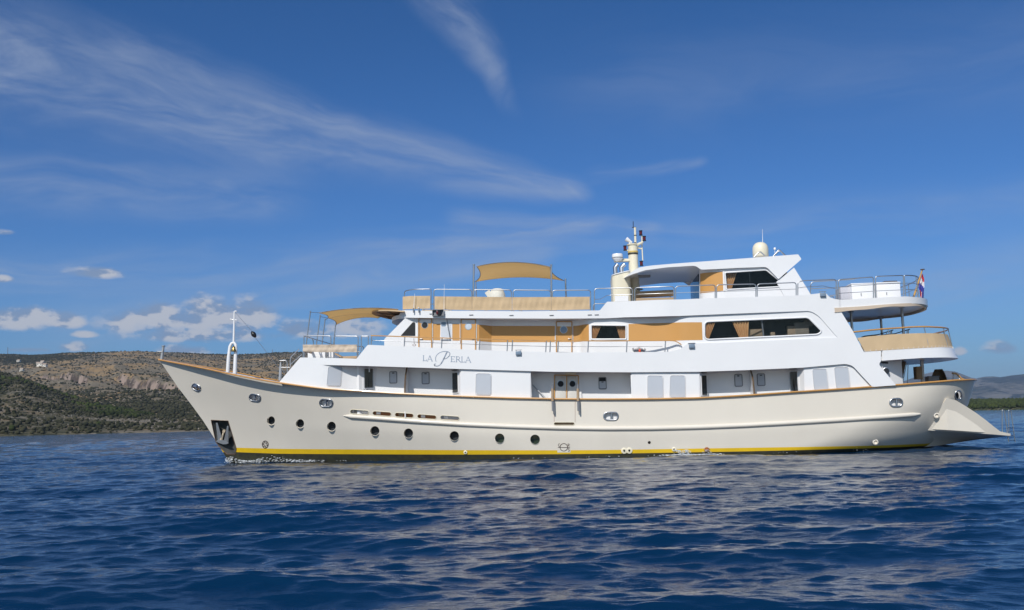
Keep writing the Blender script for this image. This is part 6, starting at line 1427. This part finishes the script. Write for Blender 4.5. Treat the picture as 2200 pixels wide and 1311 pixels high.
# small white houses up on the hill and two masts on the ridge
def ground(grid, px, tq):
    T, U, x, y, z, vg = grid; i = int(np.argmin(abs(T[:, 0]-tq))); j = int(np.argmin(abs(U[0]-px))); return Vector((x[i, j], y[i, j], z[i, j]))
def find_t(grid, px, py):
    T, U, x, y, z, vg = grid; j = int(np.argmin(abs(U[0]-px))); d = np.hypot(x[:, j]-CX, y[:, j]-CY); te = (z[:, j]-CAM.z)/d; tgt = tanel(px, py); k = np.where(te >= tgt)[0]; i = int(k[0]) if len(k) else len(T)-13; return Vector((x[i, j], y[i, j], z[i, j]))
HWALL = mat('white_house_wall', (.72, .69, .62), .8, vary=.1, vscale=.3); HROOF = mat('terracotta_roof', (.42, .33, .26), .8, vary=.2, vscale=.4); HWIN = mat('house_window', (.04, .05, .06), .2, vary=.1)
for i, (px, py, w_, d_, h_, lab) in enumerate([(83, 787, 8, 7, 3.6, 'widest white house of the cluster high on the hillside'), (93, 788, 6, 6, 3.2, 'small white house at the right end of the hillside cluster'), (88, 783, 6, 6, 4.5, 'tallest white house, behind the others of the hillside cluster'),
        (77, 784, 5, 5, 3, 'small white house at the left end of the hillside cluster'), (35, 779, 6, 6, 3.4, 'lone pale house far left below the ridge'), (43, 798, 5, 5, 3, 'pale hut on the slope above the left cliff band')]):
    g_ = find_t(HG, px, py); hs = empty('hill_house', g_, lab, 'house', 'houses on the hillside'); hs.rotation_euler = (0, 0, 0)
    bm = B(); box(bm, g_+Vector((0, 0, h_/2-.8)), (w_, d_, h_+1.6)); obj('wall', bm, HWALL, hs)
    bm = B(); z0 = g_.z+h_; vs = [bm.verts.new(q) for q in [(g_.x-w_/2-.4, g_.y-d_/2-.4, z0), (g_.x+w_/2+.4, g_.y-d_/2-.4, z0), (g_.x+w_/2+.4, g_.y+d_/2+.4, z0), (g_.x-w_/2-.4, g_.y+d_/2+.4, z0), (g_.x-w_/2-.4, g_.y, z0+2), (g_.x+w_/2+.4, g_.y, z0+2)]]
    for q in ((0, 1, 5, 4), (2, 3, 4, 5), (0, 4, 3), (1, 2, 5), (3, 2, 1, 0)): bm.faces.new([vs[k] for k in q])
    obj('roof', bm, HROOF, hs)
    for dx in (-.28, .28): bm = B(); box(bm, g_+Vector((dx*w_, -d_/2-.03, h_*.55)), (1.3, .08, 1.3)); obj('window', bm, HWIN, hs)
for px, top, lab in ((9.5, 745, 'thin lattice mast on the ridge at the far left of the photo'), (586, 751, 'thin mast on the ridge behind the bow of the yacht')):
    g_ = find_t(HG, px, ridgeL(px)+1); d = math.hypot(g_.x-CX, g_.y-CY); zt_2 = CAM.z+tanel(px, top)*d; a_ = empty('radio_mast', g_, lab, 'radio mast', 'masts on the ridge')
    bm = B(); tube(bm, [(g_.x, g_.y, g_.z-3), (g_.x, g_.y, zt_2)], [.55, .25], 5); obj('mast_pole', bm, RUST, a_)
    for q in (.55, .8): bm = B(); zz = g_.z+(zt_2-g_.z)*q; bar(bm, (g_.x-1.6, g_.y, zz), (g_.x+1.6, g_.y, zz), .4, .4); obj('antenna', bm, RUST, a_)
# ------------------------------------------------------------------ foam at the bow and a little water running from the outlets
FOAM = mat('sea_foam', (.82, .85, .88), .7, vary=.05, trans=.3)
def foam(name, pts, label, cat='foam'):
    n = len(pts); c = np.array([p[:3] for p in pts]); s = np.array([p[3] for p in pts]); r_ = np.random.default_rng(n)
    jit = 1+.7*(r_.random((n, len(IV), 1))-.5); v = IV[None]*jit*s[:, None, None]*np.array([1.5, 1.1, .55]); co = (v+c[:, None, :]).reshape(-1, 3); fs_ = (IF[None]+np.arange(n)[:, None, None]*len(IV)).reshape(-1, 3)
    o = np_mesh(name, co, fs_, FOAM, smooth=True); tag(o, label, cat, kind='stuff')
fr = np.random.default_rng(77); pts = []
xw0 = stemx(0.0)
for k in range(900):
    u = fr.random()**1.2; x = xw0-.15+u*5.2; crest = .10+.22*math.exp(-((u-.50)/.13)**2)+.16*math.exp(-((u-.06)/.07)**2); clump = .5+.5*math.sin(x*5.1)*math.sin(x*2.3+1)
    if fr.random() > .25+.75*clump: continue
    y = -hb(max(x, xw0+.02), .05)-.02-abs(fr.normal(0, .16)); pts.append((x, y, SEAZ+.03+crest*fr.random()*1.2*math.exp(-abs(y+hb(max(x, xw0+.02), .05))*2.2), .008+.028*fr.random()**2))
for k in range(110):
    x = -14+fr.random()*26; y = -hb(x, .05)-.03-abs(fr.normal(0, .06)); 
    if math.sin(x*1.7)+math.sin(x*.6+2) > .6: pts.append((x, y, SEAZ+.05+.04*fr.random(), .006+.014*fr.random()))
foam('bow_foam', pts, 'white foam and droplets where the bow and side meet the water')
pts = []
for px, w_ in ((1449, .0), (1474, 0), (1518, 0)):
    p_ = S(px, 966.5, HY); n_ = 150 if px < 1500 else 40
    for k in range(n_):
        tq = fr.random()**.7; pts.append((p_.x+.05*fr.normal()*(1+tq)+(.35*tq if px == 1449 else 0), p_.y-.08-.22*tq+.03*fr.normal(), p_.z-(p_.z-SEAZ-.04)*tq**2, .008+.012*fr.random()))
    for k in range(n_): pts.append((p_.x+(.5*fr.normal() if px < 1500 else .15*fr.normal())+.3, p_.y-.28+.10*fr.normal(), SEAZ+.05+.03*fr.random(), .010+.02*fr.random()))
foam('outlet_splash', pts, 'white splash of water running from outlets at the waterline amidships', 'splash')
# ------------------------------------------------------------------ air
HAZE_DENS = 6.0e-5
bm = B(); box(bm, (0, 3500, 249), (30000, 21000, 500)); hzo = obj('haze', bm, [], None)
hm = bpy.data.materials.new('haze'); hm.use_nodes = True; t = hm.node_tree; t.nodes.clear(); o_ = t.nodes.new('ShaderNodeOutputMaterial'); pv = t.nodes.new('ShaderNodeVolumePrincipled')
pv.inputs['Color'].default_value = (.42, .58, .86, 1); pv.inputs['Density'].default_value = HAZE_DENS; pv.inputs['Anisotropy'].default_value = 0.0
t.links.new(pv.outputs[0], o_.inputs['Volume']); hzo.data.materials.append(hm); tag(hzo, kind='stuff', label='thin blue haze of the sea air', cat='haze')
